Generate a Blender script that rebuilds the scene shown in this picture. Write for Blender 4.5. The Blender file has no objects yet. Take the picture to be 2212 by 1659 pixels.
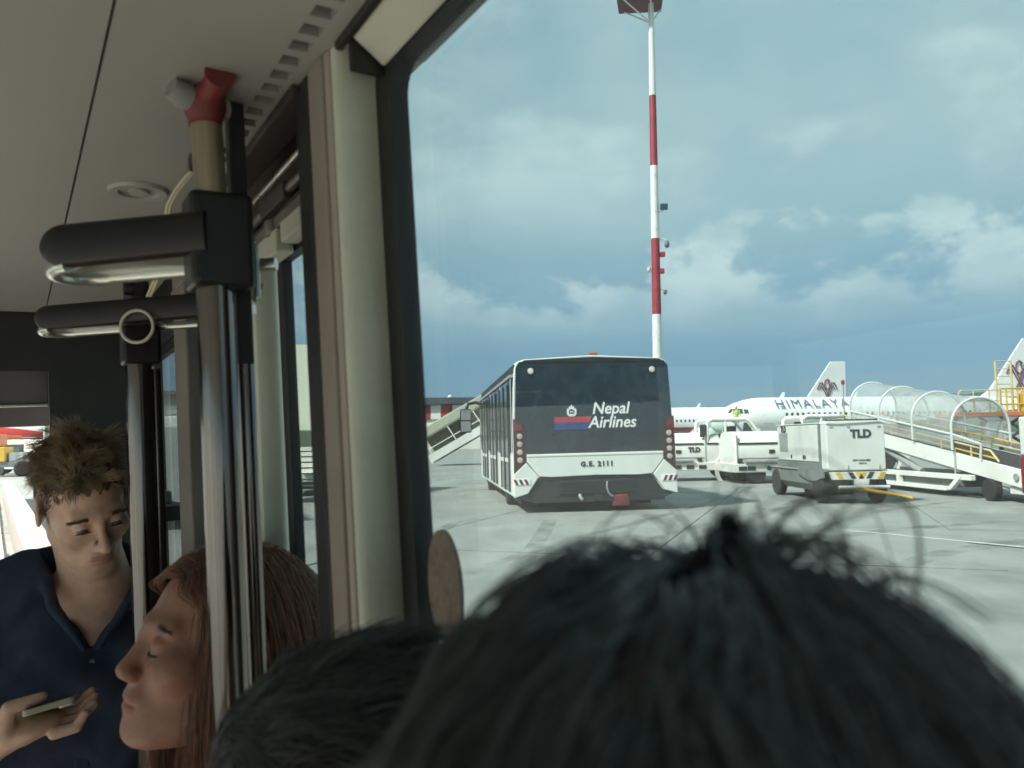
import bpy, bmesh, math, random
import numpy as np
from mathutils import Matrix, Vector
random.seed(7); rng = np.random.default_rng(11)
SC = bpy.context.scene
COL = SC.collection
# ------------------------------------------------------------------ camera
# the photograph is measured on a 2212 x 1659 copy: focal length 1661 of those units
FOC, CX, CY = 1661.0, 1106.0, 829.5
PITCH, ROLL, EYE = math.atan((952 - 829.5) / FOC), 0.018, 1.45
CAMP = np.array([0, 0, EYE])
FW = np.array([0, math.cos(PITCH), math.sin(PITCH)])
_r0 = np.array([1.0, 0, 0]); _u0 = np.cross(_r0, FW)
RIGHT = math.cos(ROLL) * _r0 - math.sin(ROLL) * _u0
UP = math.sin(ROLL) * _r0 + math.cos(ROLL) * _u0
cam = bpy.data.cameras.new('camera'); camo = bpy.data.objects.new('camera', cam); COL.objects.link(camo)
cam.sensor_width = 36; cam.sensor_fit = 'HORIZONTAL'; cam.lens = FOC / 2212 * 36
cam.clip_start = 0.01; cam.clip_end = 60000
M = Matrix.Identity(4)
for i in range(3):
    M[i][0] = RIGHT[i]; M[i][1] = UP[i]; M[i][2] = -FW[i]; M[i][3] = CAMP[i]
camo.matrix_world = M
cam.dof.use_dof = True; cam.dof.focus_distance = 3.2; cam.dof.aperture_fstop = 7.5
SC.camera = camo
def ray(x, y): return FW + RIGHT * (x - CX) / FOC - UP * (y - CY) / FOC
def P(x, y, depth): return CAMP + ray(x, y) * depth          # a photo point at its own distance
def ground_at(x, depth, z=0.0):                              # ground point under photo column x at a distance
    hy = 952 - (x - CX) * ROLL
    p = CAMP + ray(x, hy) * depth
    return np.array([p[0], p[1], z])
# ------------------------------------------------------------------ light and sky
SUN_EL, SUN_AZ = math.radians(47), math.radians(236)         # azimuth clockwise from +Y
sun_dir = Vector((math.sin(SUN_AZ) * math.cos(SUN_EL), math.cos(SUN_AZ) * math.cos(SUN_EL), math.sin(SUN_EL)))
sl = bpy.data.lights.new('sun', 'SUN'); sl.energy = 4.4; sl.angle = math.radians(4); sl.color = (1, .95, .87)
so = bpy.data.objects.new('sun', sl); COL.objects.link(so)
so.rotation_euler = (-sun_dir).to_track_quat('-Z', 'Y').to_euler()
SC.view_settings.view_transform = 'Standard'; SC.view_settings.look = 'None'
SC.view_settings.exposure = 1.5; SC.view_settings.gamma = 1; SC.view_settings.use_curve_mapping = False
SC.render.engine = 'CYCLES'
SC.cycles.use_denoising = True
SC.cycles.max_bounces = 10; SC.cycles.diffuse_bounces = 5; SC.cycles.glossy_bounces = 4
SC.cycles.transparent_max_bounces = 16; SC.cycles.transmission_bounces = 4
SC.cycles.caustics_reflective = False; SC.cycles.caustics_refractive = False
SC.cycles.sample_clamp_indirect = 6
world = bpy.data.worlds.new('World'); SC.world = world; world.use_nodes = True
def build_world():
    nt = world.node_tree; nt.nodes.clear(); N = nt.nodes.new; L = nt.links.new
    out = N('ShaderNodeOutputWorld'); bg = N('ShaderNodeBackground'); bg.inputs['Strength'].default_value = 0.088
    sky = N('ShaderNodeTexSky'); sky.sky_type = 'NISHITA'; sky.sun_disc = False
    sky.sun_elevation = SUN_EL; sky.sun_rotation = SUN_AZ; sky.altitude = 1300; sky.air_density = 1.2; sky.dust_density = 2.0
    tc = N('ShaderNodeTexCoord'); sep = N('ShaderNodeSeparateXYZ'); L(tc.outputs['Generated'], sep.inputs[0])
    def math_(op, a, b=None, clamp=False):
        m = N('ShaderNodeMath'); m.operation = op; m.use_clamp = clamp
        for i, q in enumerate((a, b)):
            if q is None: continue
            if hasattr(q, 'links'): L(q, m.inputs[i])
            else: m.inputs[i].default_value = q
        return m.outputs[0]
    def ramp(v, stops, interp='EASE'):
        r = N('ShaderNodeValToRGB'); r.color_ramp.interpolation = interp
        e = r.color_ramp.elements
        while len(e) < len(stops): e.new(0.5)
        for k, (p, c) in enumerate(stops):
            e[k].position = p; e[k].color = (c, c, c, 1) if not isinstance(c, tuple) else (*c, 1)
        L(v, r.inputs[0]); return r.outputs[0]
    def noise(vec, sc, det, rough, zscale, off=0.0, dist=0.0):
        mp = N('ShaderNodeMapping'); mp.inputs['Scale'].default_value = (1, 1, zscale); mp.inputs['Location'].default_value = (off, off * .7, 0)
        L(vec, mp.inputs[0]); n = N('ShaderNodeTexNoise'); n.inputs['Scale'].default_value = sc
        n.inputs['Detail'].default_value = det; n.inputs['Roughness'].default_value = rough; n.inputs['Distortion'].default_value = dist
        L(mp.outputs[0], n.inputs['Vector']); return n.outputs['Fac']
    def mix(f, a, b):
        m = N('ShaderNodeMix'); m.data_type = 'RGBA'
        if hasattr(f, 'links'): L(f, m.inputs[0])
        else: m.inputs[0].default_value = f
        for q, i in ((a, 6), (b, 7)):
            if hasattr(q, 'links'): L(q, m.inputs[i])
            else: m.inputs[i].default_value = (*q, 1)
        return m.outputs[2]
    z = sep.outputs[2]; d = tc.outputs['Generated']
    # rain-blue air low down, clear sky above, all round the horizon alike
    low = mix(ramp(z, [(0.0, 0), (0.30, 1)]), (1.35, 2.7, 3.75), (2.3, 3.9, 4.55))
    base = mix(0.16, low, sky.outputs[0])
    # broad veil of thin cloud, thicker overhead
    veil_n = noise(d, 2.2, 6, .55, 2.4, 1.3, .4)
    veil = math_('MULTIPLY', ramp(z, [(0.10, 0.0), (0.42, 1.0)]), ramp(veil_n, [(0.30, .35), (0.62, 1.0)]))
    c1 = mix(math_('MULTIPLY', veil, .85), base, (4.0, 5.35, 5.4))
    # cumulus: heaped tops, soft grey-blue bases
    def cumulus(sc, off, zs, lo, hi, band):
        n = noise(d, sc, 12, .60, zs, off, .2)
        thick = math_('ADD', n, band)
        return ramp(thick, [(lo, 0), (hi, 1)], 'EASE')
    # heaped bank: full low down, eaten away towards its tops
    band1 = math_('MULTIPLY', math_('SUBTRACT', .245, z), 2.3)
    m1 = cumulus(5.6, 4.6, 1.5, .52, .62, band1)
    band2 = math_('MULTIPLY', math_('SUBTRACT', .44, z), .8)
    m2 = math_('MULTIPLY', cumulus(3.1, 7.7, 2.0, .50, .66, band2), ramp(z, [(.22, 0.0), (.34, 1.0)]))
    shade = noise(d, 9, 6, .6, 2.0, 2.2)
    ccol = mix(ramp(shade, [(.3, 0), (.65, 1)]), (3.9, 5.2, 5.4), (5.7, 6.7, 6.6))
    c2 = mix(math_('MULTIPLY', m2, .55), c1, ccol)
    c3 = mix(math_('MULTIPLY', m1, math_('MULTIPLY', ramp(z, [(.10, 0.0), (.22, 1.0)]), .80)), c2, ccol)
    L(c3, bg.inputs[0]); L(bg.outputs[0], out.inputs[0])
build_world()
# ------------------------------------------------------------------ materials
MATS = {}
def mat(name, col, rough=.5, metal=0.0, var=.12, scale=6.0, bump=0.0, bscale=60.0, spec=.5, coat=0.0, stretch=(1, 1, 1), stain=None, stain_amt=0.0, world_pos=False):
    if name in MATS: return MATS[name]
    m = bpy.data.materials.new(name); m.use_nodes = True; nt = m.node_tree; N = nt.nodes.new; L = nt.links.new
    b = nt.nodes['Principled BSDF']
    if world_pos:
        g = N('ShaderNodeNewGeometry'); vec = g.outputs['Position']
    else:
        tc = N('ShaderNodeTexCoord'); vec = tc.outputs['Object']
    mp = N('ShaderNodeMapping'); mp.inputs['Scale'].default_value = stretch; L(vec, mp.inputs[0])
    n = N('ShaderNodeTexNoise'); n.inputs['Scale'].default_value = scale; n.inputs['Detail'].default_value = 6; n.inputs['Roughness'].default_value = .6
    L(mp.outputs[0], n.inputs['Vector'])
    r = N('ShaderNodeValToRGB'); e = r.color_ramp.elements; e[0].position = .3; e[1].position = .7
    e[0].color = (*[c * (1 - var) for c in col], 1); e[1].color = (*[min(1, c * (1 + var)) for c in col], 1)
    L(n.outputs['Fac'], r.inputs[0]); colout = r.outputs[0]
    if stain_amt > 0:
        n2 = N('ShaderNodeTexNoise'); n2.inputs['Scale'].default_value = scale * .35; n2.inputs['Detail'].default_value = 8; n2.inputs['Roughness'].default_value = .7
        L(mp.outputs[0], n2.inputs['Vector'])
        r2 = N('ShaderNodeValToRGB'); r2.color_ramp.elements[0].position = .5; r2.color_ramp.elements[1].position = .72; L(n2.outputs['Fac'], r2.inputs[0])
        mm = N('ShaderNodeMath'); mm.operation = 'MULTIPLY'; L(r2.outputs[0], mm.inputs[0]); mm.inputs[1].default_value = stain_amt
        mx = N('ShaderNodeMix'); mx.data_type = 'RGBA'; L(mm.outputs[0], mx.inputs[0]); L(colout, mx.inputs[6]); mx.inputs[7].default_value = (*stain, 1)
        colout = mx.outputs[2]
    L(colout, b.inputs['Base Color'])
    rr = N('ShaderNodeMapRange'); rr.inputs['To Min'].default_value = max(.02, rough * .85); rr.inputs['To Max'].default_value = min(1, rough * 1.15)
    L(n.outputs['Fac'], rr.inputs['Value']); L(rr.outputs[0], b.inputs['Roughness'])
    b.inputs['Metallic'].default_value = metal; b.inputs['Specular IOR Level'].default_value = spec; b.inputs['Coat Weight'].default_value = coat
    if bump > 0:
        n3 = N('ShaderNodeTexNoise'); n3.inputs['Scale'].default_value = bscale; n3.inputs['Detail'].default_value = 4; L(mp.outputs[0], n3.inputs['Vector'])
        bp = N('ShaderNodeBump'); bp.inputs['Strength'].default_value = bump; bp.inputs['Distance'].default_value = .01; L(n3.outputs['Fac'], bp.inputs['Height']); L(bp.outputs[0], b.inputs['Normal'])
    MATS[name] = m; return m
def clear_glass(name, tint, ior=1.45, rough=.0, dirt_glare=0.0, dsc=3.0):
    if name in MATS: return MATS[name]
    m = bpy.data.materials.new(name); m.use_nodes = True; nt = m.node_tree; nt.nodes.clear(); N = nt.nodes.new; L = nt.links.new
    o = N('ShaderNodeOutputMaterial'); t = N('ShaderNodeBsdfTransparent'); t.inputs[0].default_value = (*tint, 1)
    g = N('ShaderNodeBsdfGlossy'); g.inputs['Roughness'].default_value = rough
    ge = N('ShaderNodeNewGeometry'); dt = N('ShaderNodeVectorMath'); dt.operation = 'DOT_PRODUCT'; L(ge.outputs['Incoming'], dt.inputs[0]); L(ge.outputs['Normal'], dt.inputs[1])
    def mth(op, a, b):
        q = N('ShaderNodeMath'); q.operation = op
        for i, k in enumerate((a, b)):
            if hasattr(k, 'links'): L(k, q.inputs[i])
            elif k is not None: q.inputs[i].default_value = k
        return q.outputs[0]
    r0 = ((ior - 1) / (ior + 1)) ** 2
    f = mth('ADD', mth('MULTIPLY', mth('POWER', mth('SUBTRACT', 1.0, mth('ABSOLUTE', dt.outputs['Value'], None)), 5.0), 1 - r0), r0)
    mx = N('ShaderNodeMixShader'); L(f, mx.inputs[0]); L(t.outputs[0], mx.inputs[1]); L(g.outputs[0], mx.inputs[2]); res = mx.outputs[0]
    if dirt_glare > 0:  # thin dirt plus veiling glare of reflections, mixed in as a pale film
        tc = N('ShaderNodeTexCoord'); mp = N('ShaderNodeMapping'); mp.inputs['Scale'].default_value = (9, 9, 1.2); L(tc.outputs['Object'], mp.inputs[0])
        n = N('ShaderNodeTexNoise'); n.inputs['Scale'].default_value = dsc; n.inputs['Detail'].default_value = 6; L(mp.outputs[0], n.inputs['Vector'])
        r = N('ShaderNodeMapRange'); r.inputs[1].default_value = .45; r.inputs[2].default_value = .8; r.inputs[3].default_value = dirt_glare * .5; r.inputs[4].default_value = dirt_glare; L(n.outputs['Fac'], r.inputs[0])
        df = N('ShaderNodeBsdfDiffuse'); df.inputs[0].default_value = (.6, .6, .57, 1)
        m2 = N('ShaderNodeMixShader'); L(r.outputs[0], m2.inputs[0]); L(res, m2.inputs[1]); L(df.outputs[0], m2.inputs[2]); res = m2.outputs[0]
    L(res, o.inputs[0]); MATS[name] = m; return m
# ------------------------------------------------------------------ mesh helpers
def rotz(a): c, s = math.cos(a), math.sin(a); return np.array([[c, -s, 0], [s, c, 0], [0, 0, 1.0]])
def rotx(a): c, s = math.cos(a), math.sin(a); return np.array([[1.0, 0, 0], [0, c, -s], [0, s, c]])
def roty(a): c, s = math.cos(a), math.sin(a); return np.array([[c, 0, s], [0, 1.0, 0], [-s, 0, c]])
class MB:
    def __init__(s): s.v = []; s.f = []; s.m = []
    def add(s, v, f, mi=0):
        o = len(s.v); s.v += [tuple(map(float, q)) for q in v]; s.f += [tuple(i + o for i in q) for q in f]; s.m += [mi] * len(f); return s
    def box(s, lo, hi, mi=0, R=None, c=None):
        (a, b, c0), (d, e, f) = lo, hi
        v = np.array([(a, b, c0), (d, b, c0), (d, e, c0), (a, e, c0), (a, b, f), (d, b, f), (d, e, f), (a, e, f)], float)
        if R is not None:
            cc = v.mean(0) if c is None else np.array(c); v = (v - cc) @ np.array(R).T + cc
        return s.add(v, [(0, 3, 2, 1), (4, 5, 6, 7), (0, 1, 5, 4), (1, 2, 6, 5), (2, 3, 7, 6), (3, 0, 4, 7)], mi)
    def hexa(s, v, mi=0):      # 8 corners: bottom ring then top ring
        return s.add(v, [(0, 3, 2, 1), (4, 5, 6, 7), (0, 1, 5, 4), (1, 2, 6, 5), (2, 3, 7, 6), (3, 0, 4, 7)], mi)
    def tube(s, pts, r, n=10, mi=0, cap=True):
        pts = [np.array(p, float) for p in pts]; k = len(pts)
        rs = r if isinstance(r, (list, tuple)) else [r] * k
        t0 = pts[1] - pts[0]; t0 /= np.linalg.norm(t0)
        ref = np.array([0, 0, 1.0]) if abs(t0[2]) < .9 else np.array([1.0, 0, 0])
        nrm = np.cross(t0, ref); nrm /= np.linalg.norm(nrm); v = []
        for i in range(k):
            t = pts[min(i + 1, k - 1)] - pts[max(i - 1, 0)]; t = t / (np.linalg.norm(t) + 1e-12)
            nrm = nrm - t * (nrm @ t); nrm /= np.linalg.norm(nrm); b = np.cross(t, nrm)
            for j in range(n):
                a = 2 * math.pi * j / n; v.append(pts[i] + rs[i] * (math.cos(a) * nrm + math.sin(a) * b))
        f = [(i * n + j, i * n + (j + 1) % n, (i + 1) * n + (j + 1) % n, (i + 1) * n + j) for i in range(k - 1) for j in range(n)]
        if cap: f += [tuple(range(n))[::-1], tuple((k - 1) * n + j for j in range(n))]
        return s.add(v, f, mi)
    def lathe(s, prof, n=24, R=None, c=(0, 0, 0), mi=0):   # prof: (radius, z)
        v = [(r * math.cos(2 * math.pi * j / n), r * math.sin(2 * math.pi * j / n), z) for r, z in prof for j in range(n)]
        v = np.array(v)
        if R is not None: v = v @ np.array(R).T
        v = v + np.array(c); k = len(prof)
        f = [(i * n + j, i * n + (j + 1) % n, (i + 1) * n + (j + 1) % n, (i + 1) * n + j) for i in range(k - 1) for j in range(n)]
        f += [tuple(range(n))[::-1], tuple((k - 1) * n + j for j in range(n))]
        return s.add(v, f, mi)
    def prism(s, poly, h0, h1, axis='y', mi=0, R=None, c=(0, 0, 0)):
        # poly in the plane across the axis: y -> (x,z), z -> (x,y), x -> (y,z)
        n = len(poly)
        def pt(p, h): return {'y': (p[0], h, p[1]), 'z': (p[0], p[1], h), 'x': (h, p[0], p[1])}[axis]
        v = np.array([pt(p, h0) for p in poly] + [pt(p, h1) for p in poly], float)
        if R is not None: v = v @ np.array(R).T
        v = v + np.array(c)
        f = [tuple(range(n)), tuple(range(2 * n - 1, n - 1, -1))] + [(i, i + n, (i + 1) % n + n, (i + 1) % n) for i in range(n)]
        return s.add(v, f, mi)
    def loft(s, rings, mi=0, cap=True, closed=True):
        n = len(rings[0]); k = len(rings); v = [p for r in rings for p in r]
        f = [(i * n + j, i * n + (j + 1) % n, (i + 1) * n + (j + 1) % n, (i + 1) * n + j) for i in range(k - 1) for j in range(n if closed else n - 1)]
        if cap: f += [tuple(range(n))[::-1], tuple((k - 1) * n + j for j in range(n))]
        return s.add(v, f, mi)
    def ring(s, outer, inner, h0, h1, axis='x', mi=0):     # frame between two polylines with equal counts
        n = len(outer)
        def pt(p, h): return {'y': (p[0], h, p[1]), 'z': (p[0], p[1], h), 'x': (h, p[0], p[1])}[axis]
        v = [pt(p, h0) for p in outer] + [pt(p, h0) for p in inner] + [pt(p, h1) for p in outer] + [pt(p, h1) for p in inner]
        f = []
        for i in range(n):
            j = (i + 1) % n
            f += [(i, j, n + j, n + i), (2 * n + i, 3 * n + i, 3 * n + j, 2 * n + j), (i, 2 * n + i, 2 * n + j, j), (n + i, n + j, 3 * n + j, 3 * n + i)]
        return s.add(v, f, mi)
    def xf(s, R=None, t=(0, 0, 0)):
        v = np.array(s.v)
        if R is not None: v = v @ np.array(R).T
        s.v = [tuple(q) for q in v + np.array(t)]; return s
    def mesh(s, name, mats, smooth=None):
        me = bpy.data.meshes.new(name); me.from_pydata(s.v, [], s.f)
        for m in (mats if isinstance(mats, (list, tuple)) else [mats]): me.materials.append(m)
        if any(s.m): me.polygons.foreach_set('material_index', s.m)
        bm = bmesh.new(); bm.from_mesh(me); bmesh.ops.recalc_face_normals(bm, faces=bm.faces); bm.to_mesh(me); bm.free()
        if smooth:
            me.polygons.foreach_set('use_smooth', [True] * len(me.polygons)); me.set_sharp_from_angle(angle=math.radians(smooth))
        me.update(); return me
    def build(s, name, mats, parent=None, bevel=0.0, smooth=None, seg=2):
        o = bpy.data.objects.new(name, s.mesh(name, mats, smooth)); COL.objects.link(o)
        if parent is not None: o.parent = parent
        if bevel:
            b = o.modifiers.new('bevel', 'BEVEL'); b.width = bevel; b.segments = seg; b.limit_method = 'ANGLE'; b.angle_limit = math.radians(40)
            b.harden_normals = False
        return o
def rrect(x0, x1, y0, y1, r, n=6):
    out = []
    for cx, cy, a0 in ((x1 - r, y1 - r, 0), (x0 + r, y1 - r, 90), (x0 + r, y0 + r, 180), (x1 - r, y0 + r, 270)):
        for k in range(n + 1):
            a = math.radians(a0 + 90 * k / n); out.append((cx + r * math.cos(a), cy + r * math.sin(a)))
    return out
def empty(name, loc=(0, 0, 0), rz=0.0, matrix=None):
    o = bpy.data.objects.new(name, None); COL.objects.link(o); o.empty_display_size = .2
    if matrix is not None: o.matrix_world = matrix
    else: o.location = loc; o.rotation_euler = (0, 0, rz)
    return o
def tag(o, label=None, cat=None, group=None, kind=None):
    for k, q in (('label', label), ('category', cat), ('group', group), ('kind', kind)):
        if q: o[k] = q
    return o
def copy_tree(o, parent=None):
    c = o.copy(); COL.objects.link(c); c.parent = parent
    for ch in list(o.children): copy_tree(ch, c)
    return c
def text(body, size, m, parent, c, R, name='lettering', shear=0.0, bold=0.0, depth=.004, space=1.0, align='CENTER', xs=1.0):
    # letters lie in the local x (right) / y (up) plane of R, centre at c
    cu = bpy.data.curves.new('t', 'FONT'); cu.body = body; cu.size = size; cu.shear = shear; cu.offset = bold; cu.extrude = depth
    cu.align_x = align; cu.align_y = 'CENTER'; cu.space_character = space; cu.resolution_u = 3
    o = bpy.data.objects.new('t', cu); COL.objects.link(o); bpy.context.view_layer.update()
    me = bpy.data.meshes.new_from_object(o.evaluated_get(bpy.context.evaluated_depsgraph_get()))
    bpy.data.objects.remove(o); bpy.data.curves.remove(cu)
    A = np.empty(len(me.vertices) * 3); me.vertices.foreach_get('co', A); A = A.reshape(-1, 3); A[:, 0] *= xs
    A = A @ np.array(R).T + np.array(c); me.vertices.foreach_set('co', A.ravel()); me.materials.clear(); me.materials.append(m); me.name = name; me.update()
    o = bpy.data.objects.new(name, me); COL.objects.link(o); o.parent = parent; return o
RFACE = np.array([[1, 0, 0], [0, 0, -1], [0, 1, 0]], float)     # text upright, facing -y
RLEFT = np.array([[0, 0, -1], [-1, 0, 0], [0, 1, 0]], float)    # text upright, facing -x (reads from the left side)
# ------------------------------------------------------------------ ground
conc = mat('apron_concrete', (.245, .258, .236), .85, var=.17, scale=1.3, bump=.25, bscale=30, stain=(.105, .11, .10), stain_amt=.62, world_pos=True, stretch=(1, .55, 1))
def build_ground():
    mb = MB(); rr = [0.01, 2, 3, 3.4, 3.8, 4.2, 4.6, 5, 5.4, 5.8, 8, 15, 40, 120, 400, 1500, 6000, 25000]; n = 64
    rings = []
    for r in rr:
        t = min(1, max(0, (r - 3.2) / 2.4)); t = t * t * (3 - 2 * t); z = -.5 * (1 - t) - .012
        rings.append([(r * math.cos(2 * math.pi * j / n), r * math.sin(2 * math.pi * j / n), z) for j in range(n)])
    mb.loft(rings, cap=False)
    g = mb.build('ground', conc, smooth=60); g['kind'] = 'structure'
    # concrete slabs of the apron, each its own piece, cut by narrow joints
    S = 3.8; s = MB().box((-S / 2 + .011, -S / 2 + .011, -.02), (S / 2 - .011, S / 2 - .011, 0)); me = s.mesh('slab', conc)
    a = math.radians(-21); ca, sa = math.cos(a), math.sin(a)
    for i in range(-16, 24):
        for j in range(-6, 24):
            x, y = i * S, j * S; X, Y = x * ca - y * sa, x * sa + y * ca
            r = math.hypot(X, Y)
            if r < 9.2 or Y < 2 or Y > 62: continue
            hx = 1106 + 1661 * X / max(Y, .1)
            if hx < 250 or hx > 2420: continue
            if hx < 560 and Y > 30: continue
            o = bpy.data.objects.new('slab', me); COL.objects.link(o); o.parent = g; o.location = (X, Y, (hash((i, j)) % 5) * .0008); o.rotation_euler = (0, 0, a)
    a_, b_ = ground_at(1800, 11.9), ground_at(2330, 9.2); dv = b_ - a_; an = math.atan2(dv[1], dv[0])
    ln_ = MB().box((0, -.035, .0045), (float(np.hypot(dv[0], dv[1])), .035, .0075)).build('painted_line', mat('line_paint', (.50, .51, .48), .8, var=.3, scale=9), g); ln_.location = (a_[0], a_[1], 0); ln_.rotation_euler = (0, 0, an)
    # worn tyre tracks: thin films of rubber with gaps
    tm = bpy.data.materials.new('tyre_film'); tm.use_nodes = True; nt = tm.node_tree; N = nt.nodes.new; L = nt.links.new; pb = nt.nodes['Principled BSDF']
    pb.inputs['Base Color'].default_value = (.075, .078, .075, 1); pb.inputs['Roughness'].default_value = .8
    ge = N('ShaderNodeNewGeometry'); no = N('ShaderNodeTexNoise'); no.inputs['Scale'].default_value = 1.6; no.inputs['Detail'].default_value = 7; L(ge.outputs['Position'], no.inputs['Vector'])
    mr = N('ShaderNodeMapRange'); mr.inputs[1].default_value = .42; mr.inputs[2].default_value = .72; mr.inputs[3].default_value = 0; mr.inputs[4].default_value = .38; L(no.outputs['Fac'], mr.inputs[0]); L(mr.outputs[0], pb.inputs['Alpha'])
    for k, (pts, w_) in enumerate((([(1150, 8.2), (1320, 10.5), (1500, 13.5), (1640, 18), (1700, 23)], .22), ([(1330, 8.0), (1480, 10.0), (1640, 12.8), (1790, 15.2), (2000, 17.5)], .22), ([(960, 9), (1040, 11.5), (1090, 14.5)], .25), ([(1700, 8.6), (1880, 10.2), (2080, 11.2), (2300, 11.8)], .3), ([(1010, 25), (1250, 21.5), (1600, 21), (2050, 22)], .3))):
        q = [ground_at(x, d_)[:2] for x, d_ in pts]; P_ = []
        for i in range(len(q) - 1):
            for t in np.linspace(0, 1, 9)[:-1]: P_.append(q[i] * (1 - t) + q[i + 1] * t)
        P_ = np.array(P_)
        for _ in range(6): P_[1:-1] = (P_[:-2] + P_[1:-1] + P_[2:]) / 3
        for off in (-.85, .85):
            d_ = np.gradient(P_, axis=0); d_ /= np.linalg.norm(d_, axis=1)[:, None]; nn = np.stack([-d_[:, 1], d_[:, 0]], 1); A = P_ + nn * (off - w_ / 2); B = P_ + nn * (off + w_ / 2); m_ = len(P_)
            v = [(*a, .0062) for a in A] + [(*b, .0062) for b in B]
            MB().add(v, [(i, i + 1, m_ + i + 1, m_ + i) for i in range(m_ - 1)]).build('tyre_track', tm, g)
    return g
ground = build_ground()
# ------------------------------------------------------------------ the bus the picture is taken from
_a = ray(22, 1015); _a = _a / np.linalg.norm(_a)
_n = np.cross(_a, [0, 0, 1.0]); _n /= np.linalg.norm(_n); _w = np.cross(_n, _a); RB = -0.042
BN = _n * math.cos(RB) - _w * math.sin(RB); BW = np.cross(BN, _a); BA = _a
def Wd(u, v, w): return CAMP + u * BA + v * BN + w * BW
def hit(x, y, axis, val):
    d = ray(x, y); k = {'u': BA, 'v': BN, 'w': BW}[axis]; p = d * (val / (d @ k)); return p @ BA, p @ BN, p @ BW
def to_bus(p): q = np.array(p) - CAMP; return np.array([q @ BN, q @ BA, q @ BW + FL])
FL = 1.95                                    # eye above the apron under the bus; floor is .3 above it
_o = Wd(0, 0, -FL); M = Matrix.Identity(4)
for i in range(3): M[i][0] = BN[i]; M[i][1] = BA[i]; M[i][2] = BW[i]; M[i][3] = _o[i]
bus = tag(empty('passenger_bus', matrix=M), 'inside of airport bus around the camera, cream pillars, ceiling and large side windows', 'bus')
m_ceil = mat('ceiling_laminate', (.36, .368, .345), .55, var=.06, scale=1.2, bump=.06, bscale=45, stretch=(1, .35, 1), stain=(.345, .325, .295), stain_amt=.5)
m_cream = mat('pillar_cream', (.54, .575, .485), .5, var=.06, scale=5, bump=.08, bscale=90, stain=(.36, .33, .25), stain_amt=.5)
m_brown = mat('pillar_brown', (.27, .235, .20), .6, var=.08, scale=7, bump=.08, bscale=80)
m_brown2 = mat('pillar_trim_brown', (.36, .32, .275), .55, var=.06, scale=7)
m_rub = mat('black_rubber', (.014, .014, .015), .55, var=.3, scale=20, bump=.1, bscale=120)
m_dark = mat('bulkhead_dark', (.022, .025, .026), .7, var=.25, scale=6, bump=.05)
m_blk = mat('handle_black', (.006, .0065, .008), .45, var=.2, scale=25, bump=.04, bscale=220)
m_chr = mat('pole_chrome', (.19, .168, .155), .13, 1.0, var=.1, scale=4, stretch=(30, 30, .6))
m_alu = mat('aluminium', (.62, .66, .62), .3, .85, var=.1, scale=14, stretch=(1, 1, 8))
m_oldpole = mat('pole_dull_brass', (.33, .28, .20), .38, .6, var=.18, scale=10, stretch=(14, 14, .8))
m_red = mat('red_plastic', (.17, .028, .028), .5, var=.2, scale=30, bump=.1)
m_grey = mat('grey_plastic', (.26, .27, .25), .6, var=.15, scale=20)
m_floor = mat('bus_floor', (.58, .51, .44), .8, var=.2, scale=60)
m_visor = mat('visor_grey', (.13, .125, .135), .8, var=.1, scale=12)
m_head = mat('header_brown', (.15, .115, .115), .7, var=.12, scale=8)
m_glass = clear_glass('window_glass', (.67, .71, .715), dirt_glare=.05)
m_clear = clear_glass('clear_glass', (.97, .97, .965), dirt_glare=.03)
m_wire = mat('cable_yellow', (.60, .56, .38), .5, var=.1)
m_mech = mat('door_mechanism', (.06, .052, .05), .5, .3, var=.25, scale=18)
m_mech2 = mat('door_mechanism_pale', (.21, .19, .18), .4, .5, var=.2, scale=18)
m_steel = mat('steel_rod', (.55, .52, .48), .28, .9, var=.15, scale=20)
def BX(name, v0, v1, u0, u1, w0, w1, m, parent=bus, bevel=0.0, **k):
    return MB().box((v0, u0, w0 + FL), (v1, u1, w1 + FL)).build(name, m, parent, bevel, **k)
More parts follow.
